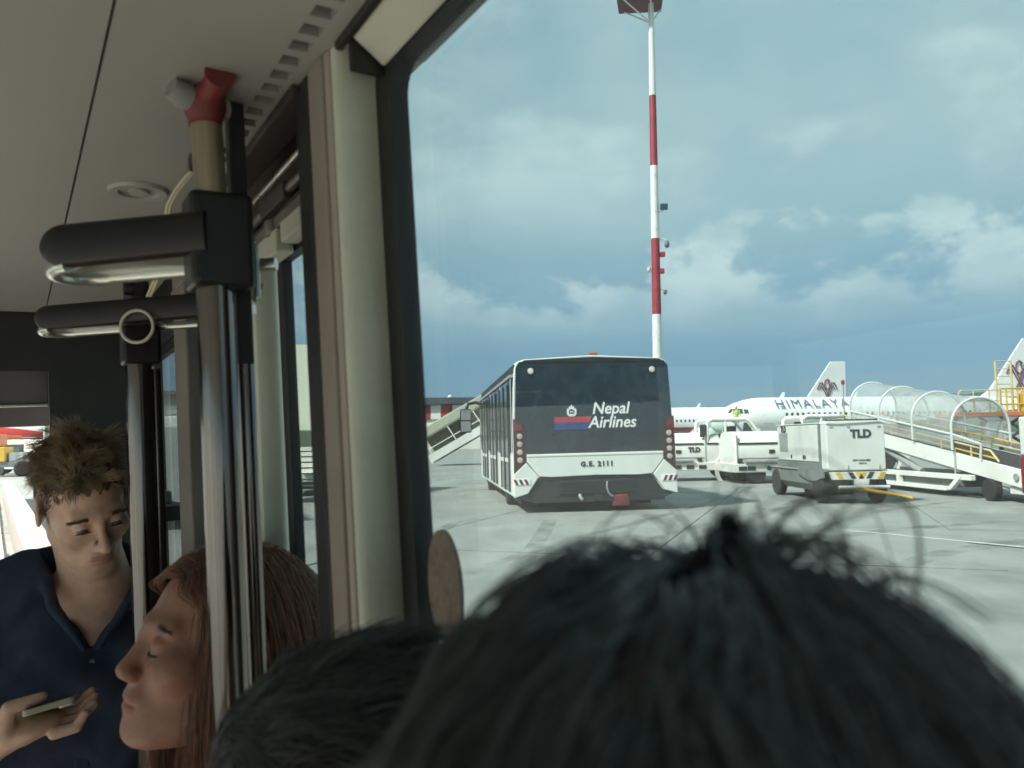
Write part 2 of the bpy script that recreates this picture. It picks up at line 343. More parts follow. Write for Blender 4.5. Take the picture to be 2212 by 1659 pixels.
def floor_and_shell():
    BX('floor', -2.46, .36, -6, 3.3, -1.70, -1.65, m_floor)
    # ceiling panels with narrow seams
    c1 = BX('ceiling_panel', .0845, .238, -6, 2.30, .40, .412, m_ceil)
    BX('ceiling_panel', -.90, .0815, -6, 2.30, .40, .412, m_ceil)
    BX('ceiling_panel', -1.90, -.903, -6, 2.30, .40, .412, m_ceil)
    BX('ceiling_panel', -2.45, -1.903, -6, 2.30, .40, .412, m_ceil)
    BX('ceiling_edge', .2595, .276, -6, 2.30, .4005, .413, m_ceil)
    BX('roof', -2.5, .40, -6.05, 3.3, .43, .50, m_cream)
    BX('seam_backing', -2.4, .27, -6, 2.3, .4205, .428, m_rub)
    # slotted vent rail: bars between openings
    vs = MB(); u = -1.5
    while u < 2.25:
        vs.box((.238, u + .0195, .4006 + FL), (.2595, u + .0335, .4126 + FL)); u += .0335
    vs.build('vent_rail', m_ceil, bus)
    # ceiling loudspeaker grille
    sp = MB().lathe([(.002, 0), (.013, 0), (.0135, .002), (.014, .004), (.027, .004), (.028, 0), (.039, -.001), (.042, .004)], 32, c=(.166, 1.225, .3955 + FL))
    sp.build('ceiling_loudspeaker', m_ceil, bus, smooth=30)
    for k in range(5):
        c = hit(182 + 18.5 * k, 593, 'w', .40); BX('vent_slot', c[1] - .0035, c[1] + .0035, c[0] - .02, c[0] + .02, .3985, .4002, m_rub)
    # left side, rear and cab walls
    BX('side_wall', -2.47, -2.43, -6, 3.2, -1.65, -1.15, m_ceil); BX('side_wall', -2.47, -2.43, -6, 3.2, .35, .43, m_ceil)
    for u in (-5.2, -3.6, -2.0, -.4, 1.2, 2.3): BX('window_pillar', -2.47, -2.41, u, u + .1, -1.15, .35, m_cream)
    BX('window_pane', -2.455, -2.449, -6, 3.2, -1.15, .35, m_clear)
    BX('rear_wall', -2.46, .36, -6.05, -6.0, -1.65, -.75, m_ceil); BX('rear_wall', -2.46, .36, -6.05, -6.0, .30, .43, m_ceil)
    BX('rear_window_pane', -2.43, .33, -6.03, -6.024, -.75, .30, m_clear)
floor_and_shell()
V = .33
def frame_v(name, u0, u1, w0, w1, b, r, v0, v1, m=m_rub, parent=bus):
    o = [(p[0], p[1] + FL) for p in rrect(u0 - b, u1 + b, w0 - b, w1 + b, r + b * .6)]; i = [(p[0], p[1] + FL) for p in rrect(u0, u1, w0, w1, r)]
    return MB().ring(o, i, v0, v1, 'x').build(name, m, parent, smooth=40)
def right_side():
    # big window beside the camera
    w = empty('side_window'); w.parent = bus
    frame_v('frame', -1.15, .669, -.60, .372, .034, .030, .318, .338, parent=w)
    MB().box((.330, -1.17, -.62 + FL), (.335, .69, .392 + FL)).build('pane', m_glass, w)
    # round paper sticker on the glass
    st = [(.6305 + .031 * math.cos(t), -.131 + FL + .0515 * math.sin(t)) for t in np.linspace(0, 2 * math.pi, 41)[:-1]]
    MB().prism(st, .3262, .3296, 'x').build('window_sticker', mat('sticker_tan', (.22, .18, .145), .8, var=.2, scale=150, stain=(.05, .045, .035), stain_amt=.8), w)
    # wall under and round the windows
    BX('side_wall', V + .006, V + .045, -6, 3.2, -1.65, -.66, m_ceil)
    for u0, u1 in ((-3.3, -1.42), (-5.4, -3.55)):
        w2 = empty('side_window'); w2.parent = bus
        frame_v('frame', u0, u1, -.60, .372, .034, .030, .318, .338, parent=w2)
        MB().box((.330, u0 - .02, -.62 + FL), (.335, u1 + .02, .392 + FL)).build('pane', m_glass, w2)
    for u0, u1 in ((-1.42, -1.19), (-3.55, -3.3), (-6.0, -5.4)): BX('window_pillar', V - .03, V + .045, u0 + .035, u1 - .035, -.66, .43, m_cream)
    BX('wall_over_window', V + .008, V + .045, -6, -1.22, .402, .43, m_ceil)
    BX('wall_over_window', V + .008, V + .045, -1.22, .70, .402, .43, m_ceil)
    # cove panel over the big window, set in black gasket
    cv = MB().hexa([(.283, -1.2, .3965 + FL), (.316, -1.2, .372 + FL), (.316, .675, .372 + FL), (.283, .675, .3965 + FL), (.29, -1.2, .425 + FL), (.345, -1.2, .415 + FL), (.345, .675, .415 + FL), (.29, .675, .425 + FL)])
    cv.build('cove_panel', m_cream, bus, .003)
    BX('gasket', .2755, .284, -1.2, .70, .393, .4075, m_rub, bevel=.002)
    BX('gasket', .284, .335, .677, .684, .366, .42, m_rub)
    # first pillar: cream cover that faces us, brown panels on its aisle side
    poly = [(.276, .7120), (.2765, .7090), (.279, .7055), (.284, .7030), (.292, .7015), (.305, .7010), (.318, .7015), (.328, .7040), (.336, .7075), (.336, .7120)]
    MB().prism(poly, -1.65 + FL, .40 + FL, 'z').build('pillar_cover', m_cream, bus, smooth=40)
    BX('pillar_trim', .2735, .334, .7125, .727, -1.65, .3995, m_brown2, bevel=.002)
    BX('pillar_panel', .2700, .334, .7275, .768, -1.65, .3993, m_brown, bevel=.003)
    # door: black frame, glass, mechanism box over it
    d = empty('bus_door'); d.parent = bus
    BX('door_frame', .2695, .334, .7685, .811, -1.65, .3990, m_rub, d, .004)
    BX('door_frame', .322, .337, 1.054, 1.080, -1.65, .268, m_rub, d, .002)
    BX('door_frame', .322, .3365, .812, 1.053, .2655, .292, m_rub, d)
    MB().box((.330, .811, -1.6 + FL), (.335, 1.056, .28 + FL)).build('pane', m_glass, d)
    BX('door_sill', .322, .36, .85, 1.06, -1.65, -1.55, m_rub, d)
    BX('lintel', .262, .30, .798, 1.12, .385, .3985, m_mech, d, .003)
    BX('mechanism_box', .325, .36, .80, 1.75, .30, .43, m_mech, d)
    for (v, w_, r, m) in ((.292, .352, .0042, m_steel), (.304, .336, .006, m_mech2), (.312, .318, .008, m_mech)):
        MB().tube([(v, .80, w_ + FL), (v, 1.72, w_ - .006 + FL)], r, 10, ).build('mechanism_rod', m, d, smooth=40)
    BX('mechanism_plate', .300, .318, .86, 1.30, .296, .312, m_mech2, d, .002)
    BX('mechanism_plate', .296, .324, .95, 1.06, .322, .345, m_mech, d, .002)
    BX('mechanism_plate', .318, .325, .88, 1.7, .345, .375, m_mech, d, .002)
    MB().lathe([(.004, -.012), (.012, -.01), (.014, 0), (.012, .01), (.004, .012)], 16, c=(.303, 1.02, .300 + FL)).build('mechanism_wheel', m_mech2, d, smooth=40)
    BX('lintel_trim', .296, .320, .99, 1.104, .262, .294, m_cream, d, .003)
    BX('lintel_trim', .300, .326, .90, .985, .272, .300, m_cream, d, .003)
    # second pillar and the dark door leaf folded beyond it
    poly = [(.289, 1.135), (.2895, 1.100), (.293, 1.0915), (.300, 1.0885), (.318, 1.0885), (.329, 1.092), (.334, 1.098), (.334, 1.135)]
    MB().prism(poly, -1.65 + FL, .30 + FL, 'z').build('pillar_cover', m_cream, bus, smooth=40)
    BX('folded_door_leaf', .291, .334, 1.136, 1.57, -1.6, .30, m_dark, bus, .004)
    BX('pillar_panel', .288, .334, 1.572, 1.70, -1.65, .399, m_brown, bus, .003)
    # third window
    w = empty('side_window'); w.parent = bus
    frame_v('frame', 1.725, 2.175, -1.2, .258, .022, .012, .322, .337, parent=w)
    MB().box((.330, 1.71, -1.25 + FL), (.335, 2.19, .28 + FL)).build('pane', m_glass, w)
    BX('wall_over_window', .318, .36, 1.702, 2.31, .283, .43, m_dark)
    BX('pillar_cover', .300, .336, 2.200, 2.262, -1.65, .30, m_cream, bevel=.006)
    BX('window_ledge', .270, .322, 1.77, 2.18, -.13, -.098, m_dark, bevel=.004)
    BX('ledge_box', .262, .300, 1.86, 1.93, -.0975, -.07, mat('box_green_grey', (.07, .085, .07), .6), bevel=.003)
right_side()
def cab():
    # bulkhead behind the driver with an open way through to the windscreen
    c = empty('cab_bulkhead'); c.parent = bus
    BX('partition', .088, .36, 2.31, 2.34, -1.65, .425, m_dark, c)
    BX('header', -2.43, .0875, 2.31, 2.33, .2515, .425, m_dark, c)
    BX('sun_blind', -1.0, .086, 2.335, 2.35, .166, .27, m_visor, c, .003)
    BX('blind_rail', -1.0, .0862, 2.328, 2.345, .1595, .1655, m_steel, c, .002)
    BX('cab_roof', -2.43, .36, 2.345, 3.3, .41, .428, m_dark)
    BX('windscreen_header', -2.43, .36, 3.2, 3.26, .150, .41, m_head)
    BX('windscreen_sill', -2.43, .36, 3.2, 3.26, -1.65, -.62, m_dark)
    BX('windscreen_pane', -2.43, .36, 3.222, 3.228, -.62, .150, clear_glass('windscreen_glass', (.98, .97, .965)))
    MB().tube([(.212, 3.24, -.62 + FL), (.212, 3.24, .2 + FL)], .004, 8).build('windscreen_post', m_visor, bus)
cab()
# ------------------------------------------------------------------ poles and handles
def bus_pt(x, y, depth): return to_bus(P(x, y, depth))
def line_up(p, w0, w1): return [(p[0], p[1], w0 + FL), (p[0], p[1], w1 + FL)]
def handle(parent, c, x0, x1, ht, dp, tilt, sag):
    # padded loop reaching towards the aisle: black pad on the near rim, bright rail on the far rim, plate under
    # c: clamp centre in bus space; local axis e goes to image left (towards -v and a little back), f away from camera
    e = np.array(BN @ RIGHT), np.array(BA @ RIGHT)
    ex = np.array([-(BN @ RIGHT), -(BA @ RIGHT), -.06 * 0]); ex /= np.linalg.norm(ex)
    fy = np.array([-(ex[1]), ex[0], 0]); fy = fy if fy[1] > 0 else -fy
    def q(s, t, h): return np.array(c) + ex * s + fy * t + np.array([0, 0, h - tilt * s])
    rings = []
    S = np.concatenate([x0 + (x1 - x0) * np.linspace(0, .82, 10), x1 - (x1 - x0) * .18 * (1 - np.sin(np.linspace(0.15, 1, 8) * math.pi / 2))])
    for i, s in enumerate(S):
        k = 1.0
        t = (s - (x1 - ht * .55)) / (ht * .55)
        if t > 0: k = math.sqrt(max(.02, 1 - t * t))
        rings.append([q(s, .5 * .026 * math.copysign(abs(math.cos(a)) ** .6, math.cos(a)) * (.35 + .65 * k), .5 * ht * k * math.copysign(abs(math.sin(a)) ** .6, math.sin(a))) for a in np.linspace(0, 2 * math.pi, 21)[:-1]])
    MB().loft(rings).build('grab_pad', m_blk, parent, smooth=50)
    # bright rail round the far side, as a flat loop
    pts = []
    for a in np.linspace(-80, 90, 14):
        pts.append(q(x1 - dp * .5 + dp * .56 * math.cos(math.radians(a)), dp * .5 + dp * .52 * math.sin(math.radians(a)), -ht * .40 - sag * .15))
    pts += [q(s, dp * 1.02, -ht * .42 - sag * (x1 - s)) for s in np.linspace(x1 - dp * .6, -.055, 8)]
    MB().tube(pts, ht * .17, 10).build('grab_rail', m_alu, parent, smooth=60)
    lo = [q(x1 - dp * .7, .016, -ht * .33), q(x1 - dp * .2, dp * .5, -ht * .40), q(x1 - dp * .7, dp * .98, -ht * .42), q(0, dp * .98, -ht * .42 - sag * x1), q(0, .016, -ht * .36)]
    MB().add([p + np.array([0, 0, dz]) for dz in (0, .004) for p in lo], [(4, 3, 2, 1, 0), (5, 6, 7, 8, 9)] + [(i, (i + 1) % 5, (i + 1) % 5 + 5, i + 5) for i in range(5)]).build('grab_plate', m_alu, parent)
def poles():
    # near pole
    p = empty('grab_pole'); p.parent = bus
    c = np.array([.187, .853, FL])
    MB().tube(line_up(c, -1.65, .20), .0188, 28).build('pole', m_chr, p, smooth=60)
    c2 = c.copy()
    MB().tube([(c[0] + .002, c[1],   .20 + FL), (c[0] - .003, c[1], .385 + FL)], .0165, 24).build('upper_pole', m_oldpole, p, smooth=60)
    b = bus_pt(519, 560, .87)
    MB().tube(line_up(b, -1.65, .10), .0105, 18).build('slim_pole', m_chr, p, smooth=60)
    MB().box((b[0] - .009, b[1] - .009, .10 + FL), (b[0] + .009, b[1] + .009, .40 + FL)).build('post', m_rub, p, .002)
    BX('clamp', c[0] - .026, c[0] + .040, c[1] - .022, c[1] + .03, .178, .282, m_blk, p, .008, seg=3)
    BX('clamp_plate', b[0] + .012, b[0] + .018, b[1] - .014, b[1] + .006, .172, .236, m_alu, p, .002)
    for w_ in (.19, .218): MB().lathe([(.001, 0), (.004, 0), (.004, .004), (.001, .005)], 12, R=roty(math.pi / 2), c=(b[0] + .018, b[1] - .004, w_ + FL)).build('bolt', m_steel, p)
    h = empty('grab_handle'); h.parent = p
    hc = bus_pt(440, 503, .81); handle(h, hc, -.005, .170, .045, .066, .035, .02)
    MB().tube([(b[0] - .02, b[1] + .055, .176 + FL), (b[0] + .018, b[1] + .05, .172 + FL), (b[0] + .026, b[1] + .045, .172 + FL)], [.010, .011, .006], 12).build('rail_end', m_alu, h, smooth=60)
    # red ceiling tee, worn, with grey side flap
    t = c + np.array([-.003, 0, 0]); z = .40 + FL
    MB().lathe([(.0172, -.030), (.018, -.022), (.0225, -.012), (.023, -.004), (.018, .0)], 20, c=(t[0], t[1], z - .012)).build('ceiling_socket', m_red, p, smooth=40)
    MB().tube([(t[0], t[1] - .006, z - .013), (t[0] + .004, t[1] - .032, z - .010), (t[0] + .005, t[1] - .052, z - .006)], [.017, .0125, .0155], 14).build('socket_arm', m_red, p, smooth=40)
    MB().tube([(t[0] - .006, t[1] - .002, z - .018), (t[0] - .024, t[1] - .008, z - .014), (t[0] - .036, t[1] - .012, z - .010)], [.013, .0145, .011], 14).build('socket_arm', m_grey, p, smooth=40)
    MB().tube([(t[0] + .010, t[1] + .002, z - .018), (t[0] + .022, t[1] + .005, z - .015)], [.013, .014], 14).build('socket_arm', m_grey, p, smooth=40)
    k = bus_pt(424, 352, .87)
    MB().lathe([(.001, -.008), (.010, -.007), (.011, 0), (.010, .007), (.001, .008)], 14, R=roty(math.pi / 2) , c=k).build('knob', m_rub, p, smooth=40)
    for dx in (0, 7):
        a = [(419 + dx, 366, .88), (398 + dx, 386, .93), (378 + dx, 412, 1.0), (362 + dx, 442, 1.06), (352 + dx, 500, 1.12), (340 + dx, 590, 1.18), (318 + dx, 640, 1.2)]
        MB().tube([bus_pt(*q) for q in a], .0022, 8).build('cable', m_wire, p, smooth=60)
    # far pole
    p = empty('grab_pole'); p.parent = bus
    c = bus_pt(298, 760, 1.33)
    MB().tube(line_up(c, -1.65, .165), .0212, 28).build('pole', m_chr, p, smooth=60)
    MB().tube(line_up(c, .165, .40), .0205, 24).build('upper_pole', mat('pole_taupe', (.13, .11, .105), .5, .3), p, smooth=60)
    b = bus_pt(333, 770, 1.36); MB().tube(line_up(b, -1.65, .16), .0105, 16).build('slim_pole', m_chr, p, smooth=60)
    BX('clamp', c[0] - .026, c[0] + .034, c[1] - .026, c[1] + .026, .166, .232, m_blk, p, .006, seg=3)
    k = bus_pt(278, 622, 1.30); MB().lathe([(.001, -.009), (.012, -.008), (.013, 0), (.012, .008), (.001, .009)], 14, R=roty(math.pi / 2), c=k).build('knob', m_rub, p, smooth=40)
    h = empty('grab_handle'); h.parent = p
    handle(h, bus_pt(330, 668, 1.29), -.085, .196, .041, .058, .020, .015)
    rc = bus_pt(296, 705, 1.27)
    MB().tube([rc + np.array([-(BN @ RIGHT), -(BA @ RIGHT), 0]) * .027 * math.cos(t) + np.array([0, 0, .027 * math.sin(t)]) for t in np.linspace(0, 2 * math.pi, 25)], .0028, 8, cap=False).build('strap_ring', mat('ring_white', (.55, .55, .5), .4), h, smooth=60)
poles()
# ------------------------------------------------------------------ the airport outside
w_paint = mat('white_paint', (.74, .745, .69), .38, var=.04, scale=2.2, coat=.2, stain=(.48, .47, .40), stain_amt=.45, stretch=(1, 1, .4))
w_paint2 = mat('white_paint_worn', (.66, .675, .63), .45, var=.06, scale=3, stain=(.36, .37, .33), stain_amt=.5, stretch=(1, 1, .5))
g_dark = mat('dark_glass', (.014, .024, .032), .10, var=.5, scale=3, spec=.9, bump=.03, bscale=2.5, stain=(.05, .055, .055), stain_amt=.5)  # pale mottling in the colour stands in for textured reflections
g_side = mat('side_glass', (.03, .04, .045), .08, var=.3, scale=2, spec=.9)
k_plast = mat('black_plastic', (.022, .024, .025), .6, var=.3, scale=6, bump=.1)
k_tyre = mat('tyre_rubber', (.022, .021, .022), .85, var=.25, scale=14)
k_rim = mat('rim_grey', (.28, .29, .28), .5, .3, var=.2)
k_grey = mat('chassis_grey', (.17, .19, .18), .6, var=.15, scale=5, stain=(.08, .085, .08), stain_amt=.6)
k_steel = mat('frame_grey', (.33, .34, .33), .5, .2, var=.15)
r_lens = mat('lamp_red', (.06, .012, .016), .25, var=.2, scale=12, coat=.5)
r_lens2 = mat('lamp_red_bright', (.17, .016, .022), .25, var=.15, scale=12, coat=.5)
p_lamp = mat('lamp_pale', (.52, .40, .36), .3, var=.1, coat=.5)
t_white = mat('letter_white', (.82, .82, .80), .5, var=.03)
t_black = mat('letter_black', (.03, .03, .035), .6, var=.1)
t_blue = mat('letter_slate', (.10, .17, .24), .6, var=.1)
y_paint = mat('safety_yellow', (.62, .37, .03), .5, var=.15, scale=5, stain=(.32, .2, .05), stain_amt=.4)
y_pale = mat('rail_pale_yellow', (.55, .45, .20), .5, var=.15)
o_paint = mat('orange_paint', (.55, .16, .05), .5, var=.15)
red_paint = mat('signal_red', (.34, .035, .045), .5, var=.15, scale=2, stain=(.22, .04, .05), stain_amt=.4)
olive = mat('canopy_olive', (.40, .42, .32), .7, var=.08, scale=2)
def wheel(parent, c, r, wd, ax='x'):
    R = roty(math.pi / 2) if ax == 'x' else rotx(math.pi / 2)
    w = empty('wheel', loc=c); w.parent = parent
    MB().lathe([(r * .62, -wd / 2), (r * .9, -wd / 2), (r, -wd * .36), (r, wd * .36), (r * .9, wd / 2), (r * .62, wd / 2)], 28, R=R).build('tyre', k_tyre, w, smooth=40)
    MB().lathe([(r * .2, -wd * .46), (r * .3, -wd * .42), (r * .52, -wd * .34), (r * .62, -wd * .47), (r * .63, 0), (r * .62, wd * .47), (r * .52, wd * .34), (r * .3, wd * .42), (r * .2, wd * .46)], 20, R=R).build('rim', k_rim, w, smooth=30)
    return w
# ---------------------------------------------------------------- the airline bus ahead
def airline_bus():
    pos = ground_at(1286, 15.55); b = empty('airport_bus', pos, math.radians(6.3)); b.rotation_euler = (0, math.radians(-.45), math.radians(6.3))
    tag(b, 'white and black airport bus seen from behind with Nepal Airlines lettering on its rear window', 'bus')
    W, H, Ln = 1.655, 3.10, 9.9
    # body shell: lofted cross-sections, slightly narrower at the roof
    def sec(y, k=1.0, zt=H):
        pts = [(-W * k, .34), (-W * k, 1.0), (-W * k, 1.7), (-W * .985 * k, 2.5), (-W * .965 * k, zt - .18), (-W * .935 * k, zt - .05), (-W * .85 * k, zt), (0, zt + .075), (W * .85 * k, zt), (W * .935 * k, zt - .05), (W * .965 * k, zt - .18), (W * .985 * k, 2.5), (W * k, 1.7), (W * k, 1.0), (W * k, .34)]
        return [(x, y, z) for x, z in pts]
    MB().loft([sec(.03, .992, H - .02), sec(.10), sec(Ln - .4), sec(Ln, .95, H - .1)]).build('body', w_paint, b, smooth=35)
    # rear window of dark glass, whole width
    gl = [(-1.60, 1.20), (-1.40, 1.185), (1.40, 1.185), (1.60, 1.20), (1.615, 1.9), (1.575, 2.93), (1.50, 3.04), (0, 3.105), (-1.50, 3.04), (-1.575, 2.93), (-1.615, 1.9)]
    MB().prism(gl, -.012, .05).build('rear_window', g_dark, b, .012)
    tp = [(-1.47, 3.02), (1.47, 3.02), (1.40, 3.075), (0, 3.125), (-1.40, 3.075)]
    MB().prism(tp, -.022, .02).build('spoiler', k_plast, b, .008)
    MB().box((-1.42, -.016, 2.945), (1.35, .0, 2.962)).build('wiper_rail', t_black, b)
    for x in (-1.275, 1.235):
        l = MB().lathe([(.085, 0), (.082, .012), (.066, .016)], 24, R=rotx(math.pi / 2), c=(x, -.012, 2.85)).build('marker_lamp', k_plast, b, smooth=30)
        MB().lathe([(.064, .012), (.055, .024), (.02, .03)], 20, R=rotx(math.pi / 2), c=(x, -.012, 2.85)).build('lens', mat('lamp_cream', (.72, .66, .58), .3, coat=.5), l, smooth=40)
    # tail lamp columns
    for s in (-1, 1):
        hs = [(-1.655, 1.90), (-1.50, 1.83), (-1.435, 1.70), (-1.40, 1.25), (-1.40, 1.03), (-1.66, .80)]
        hs = [(s * -x, z) for x, z in hs]
        t = MB().prism(hs, -.032, .03).build('tail_lamp', r_lens, b, .01)
        up = [(-1.645, 1.86), (-1.515, 1.79), (-1.475, 1.66), (-1.645, 1.645)]
        MB().prism([(s * -x, z) for x, z in up], -.040, -.028).build('lens', r_lens2, t, .004)
        for k in range(4):
            z = 1.545 - .158 * k; x = s * 1.535
            MB().lathe([(.074, 0), (.071, .010), (.060, .011)], 20, R=rotx(math.pi / 2), c=(x, -.031, z)).build('bezel', k_plast, t, smooth=30)
            MB().lathe([(.060, .006), (.052, .018), (.02, .024)], 20, R=rotx(math.pi / 2), c=(x, -.031, z)).build('lens', p_lamp, t, smooth=40)
    # white tail panel, corner panels
    pn = [(-1.40, 1.18), (1.40, 1.18), (1.40, 1.03), (1.16, .735), (.9, .715), (0, .735), (-.9, .715), (-1.16, .735), (-1.40, 1.03)]
    MB().prism(pn, -.045, .02).build('tail_panel', w_paint, b, .012)
    MB().box((-1.40, -.055, 1.125), (1.40, -.02, 1.175)).build('panel_lip', w_paint, b, .01)
    for s in (-1, 1):
        cp = [(-1.665, .785), (-1.41, 1.015), (-1.175, .725), (-1.40, .40), (-1.67, .325)]
        c = MB().prism([(s * -x, z) for x, z in cp], -.05, .02).build('corner_panel', w_paint, b, .012)
        MB().box((s * 1.64 if s < 0 else 1.34, -.060, .575), (-1.34 if s < 0 else 1.64, -.046, .70)).build('reflector', t_white, c, .004)
        for q in range(3):
            x = s * (1.37 + .105 * q) ; d = s * .055
            MB().prism([(x, .585), (x + d, .585), (x + d * 1.9, .69), (x + d * .9, .69)], -.064, -.0605).build('reflector_stripe', r_lens2 if q != 1 else k_plast, c)
    # dark engine bay and underside
    en = [(-1.15, .72), (0, .735), (1.15, .72), (1.38, .40), (1.60, .33), (1.30, .20), (-1.25, .20), (-1.62, .33), (-1.38, .40)]
    MB().prism(en, .0, .25).build('engine_cover', k_plast, b, .01)
    MB().box((-.75, -.02, .36), (.8, .0, .64)).build('engine_grille', mat('grille_dark', (.035, .04, .042), .5, .2, var=.3), b, .008)
    for k in range(5): MB().box((-.72, -.034, .385 + .052 * k), (.77, -.02, .402 + .052 * k)).build('grille_slat', k_plast, b)
    MB().box((-1.5, .3, .18), (1.5, Ln - .4, .42)).build('underframe', k_plast, b)
    MB().box((-.05, -.07, .22), (.10, .02, .34)).build('tow_coupling', k_plast, b, .01)
    MB().tube([(-.35, .05, .40), (-.34, -.05, .30), (-.30, -.05, .25)], .035, 10).build('exhaust_pipe', k_steel, b, smooth=50)
    MB().tube([(.22, -.03, .60), (.20, -.06, .48), (.24, -.06, .36), (.32, -.05, .30)], .018, 8).build('hose', k_steel, b, smooth=50)
    MB().prism([(.32, .10), (.68, .10), (.66, .30), (.60, .34), (.40, .33), (.35, .28)], -.02, .16).build('red_reflection', mat('reflection_red', (.16, .03, .035), .6, var=.3, scale=8), b, .02)  # solid red block stands in for a reflection on the near window
    for y in (2.3, 7.6):
        for x in (-1.42, 1.36): wheel(b, (x, y, .42), .42, .34)
    for x in (-1.22, 1.18):
        MB().box((x - .2, .9, .06), (x + .2, .93, .42)).build('mud_flap', k_plast, b)
    # left side: dark glazing with door leaves and bright pillars
    sx = -W
    MB().box((sx - .012, .16, 1.22), (sx + .03, Ln - .3, 2.70)).build('side_glazing', g_side, b)
    y = .20
    panels = [(.45, 0), (.85, 1), (.08, 2), (.85, 1), (.55, 0), (.62, 0), (.85, 1), (.08, 2), (.85, 1), (.5, 0), (.6, 0), (.85, 1), (.08, 2), (.85, 1), (.6, 0)]
    for wd, kind in panels:
        if kind == 1:
            d = MB().box((sx - .030, y + .02, .42), (sx - .005, y + wd - .02, 2.62)).build('door_leaf', g_side, b, .004)
            for yy in (y + .02, y + wd - .06): MB().box((sx - .042, yy, .40), (sx - .0305, yy + .04, 2.64)).build('door_edge', k_plast, d)
            MB().box((sx - .040, y + .08, 1.02), (sx - .0305, y + wd - .08, 1.10)).build('door_bar', w_paint, d)
        elif kind == 0:
            MB().box((sx - .020, y + wd - .05, 1.18), (sx + .01, y + wd, 2.74)).build('window_pillar', k_plast, b)
            MB().box((sx - .018, y, .40), (sx + .012, y + .035, 2.72)).build('window_pillar', w_paint, b)
        y += wd
    MB().box((sx - .03, .12, 2.74), (sx + .05, Ln - .3, 2.80)).build('rain_gutter', k_steel, b)
    MB().box((sx + .05, .14, 2.80), (sx + .10, Ln - .3, 3.0)).build('roof_rail', k_plast, b)
    # mirrors on arms at the front
    m = empty('mirror', loc=(0, 0, 0)); m.parent = b
    MB().tube([(-1.5, 9.75, 2.62), (-1.75, 9.9, 2.74), (-2.02, 9.85, 2.70), (-2.10, 9.82, 2.50)], .055, 10).build('arm', k_plast, m, smooth=50)
    MB().box((-2.30, 9.68, 1.75), (-1.93, 9.86, 2.52)).build('housing', k_plast, m, .06, seg=3)
    MB().box((-2.27, 9.675, 1.79), (-1.96, 9.684, 2.12)).build('glass', k_steel, m)
    MB().box((-2.27, 9.675, 2.16), (-1.96, 9.684, 2.48)).build('glass', k_steel, m)
    m = empty('mirror', loc=(0, 0, 0)); m.parent = b
    MB().box((1.74, 2.1, 1.92), (1.86, 2.16, 2.78)).build('housing', k_plast, m, .02)
    MB().tube([(1.62, 2.2, 2.68), (1.80, 2.13, 2.70)], .03, 8).build('arm', k_plast, m)
    # roof beacon
    rb = MB().box((-.14, .30, 3.165), (.20, .62, 3.195)).build('beacon_base', k_plast, b, .01)
    MB().box((.02, .34, 3.195), (.20, .56, 3.27)).build('beacon', mat('beacon_amber', (.40, .13, .06), .3, coat=.4), b, .025, seg=3)
    # lettering, crest and colour bands
    text('Nepal', .335, t_white, b, (.335, -.020, 2.065), RFACE, shear=.22, bold=.005, xs=.95)
    text('Airlines', .335, t_white, b, (.365, -.020, 1.785), RFACE, shear=.22, bold=.005, xs=.95)
    text('G.E. 2111', .135, t_black, b, (.02, -.050, .955), RFACE, bold=.006, space=1.25)
    MB().prism([(-.82, 1.80), (-.10, 1.80), (-.05, 1.915), (-.82, 1.915)], -.0165, -.0125).build('red_band', mat('band_red', (.42, .05, .07), .3, var=.2, scale=3), b)
    MB().prism([(-.82, 1.655), (-.15, 1.655), (-.10, 1.798), (-.82, 1.798)], -.0163, -.0125).build('blue_band', mat('band_blue', (.035, .06, .20), .3, var=.25, scale=3), b)
    cr = empty('crest', loc=(-.46, -.0145, 2.03)); cr.parent = b
    sh = [(-.085, .06), (-.10, .0), (-.095, -.07), (-.05, -.11), (.05, -.11), (.095, -.07), (.10, 0), (.085, .06), (.055, .035), (.05, .10), (.02, .08), (0, .135), (-.02, .08), (-.05, .10), (-.055, .035)]
    MB().prism(sh, -.010, 0).build('shield', t_white, cr)
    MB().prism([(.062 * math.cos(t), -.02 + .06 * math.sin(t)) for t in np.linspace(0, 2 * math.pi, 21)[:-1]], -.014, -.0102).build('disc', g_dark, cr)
    MB().prism([(-.045, -.03), (-.02, 0), (0, -.012), (.02, .004), (.045, -.03), (.03, -.03), (0, -.022), (-.03, -.03)], -.018, -.0142).build('peak', t_white, cr)
    MB().prism([(-.04, -.06), (.04, -.06), (.05, -.085), (-.05, -.085)], -.018, -.0142).build('scroll', t_white, cr)
airline_bus()
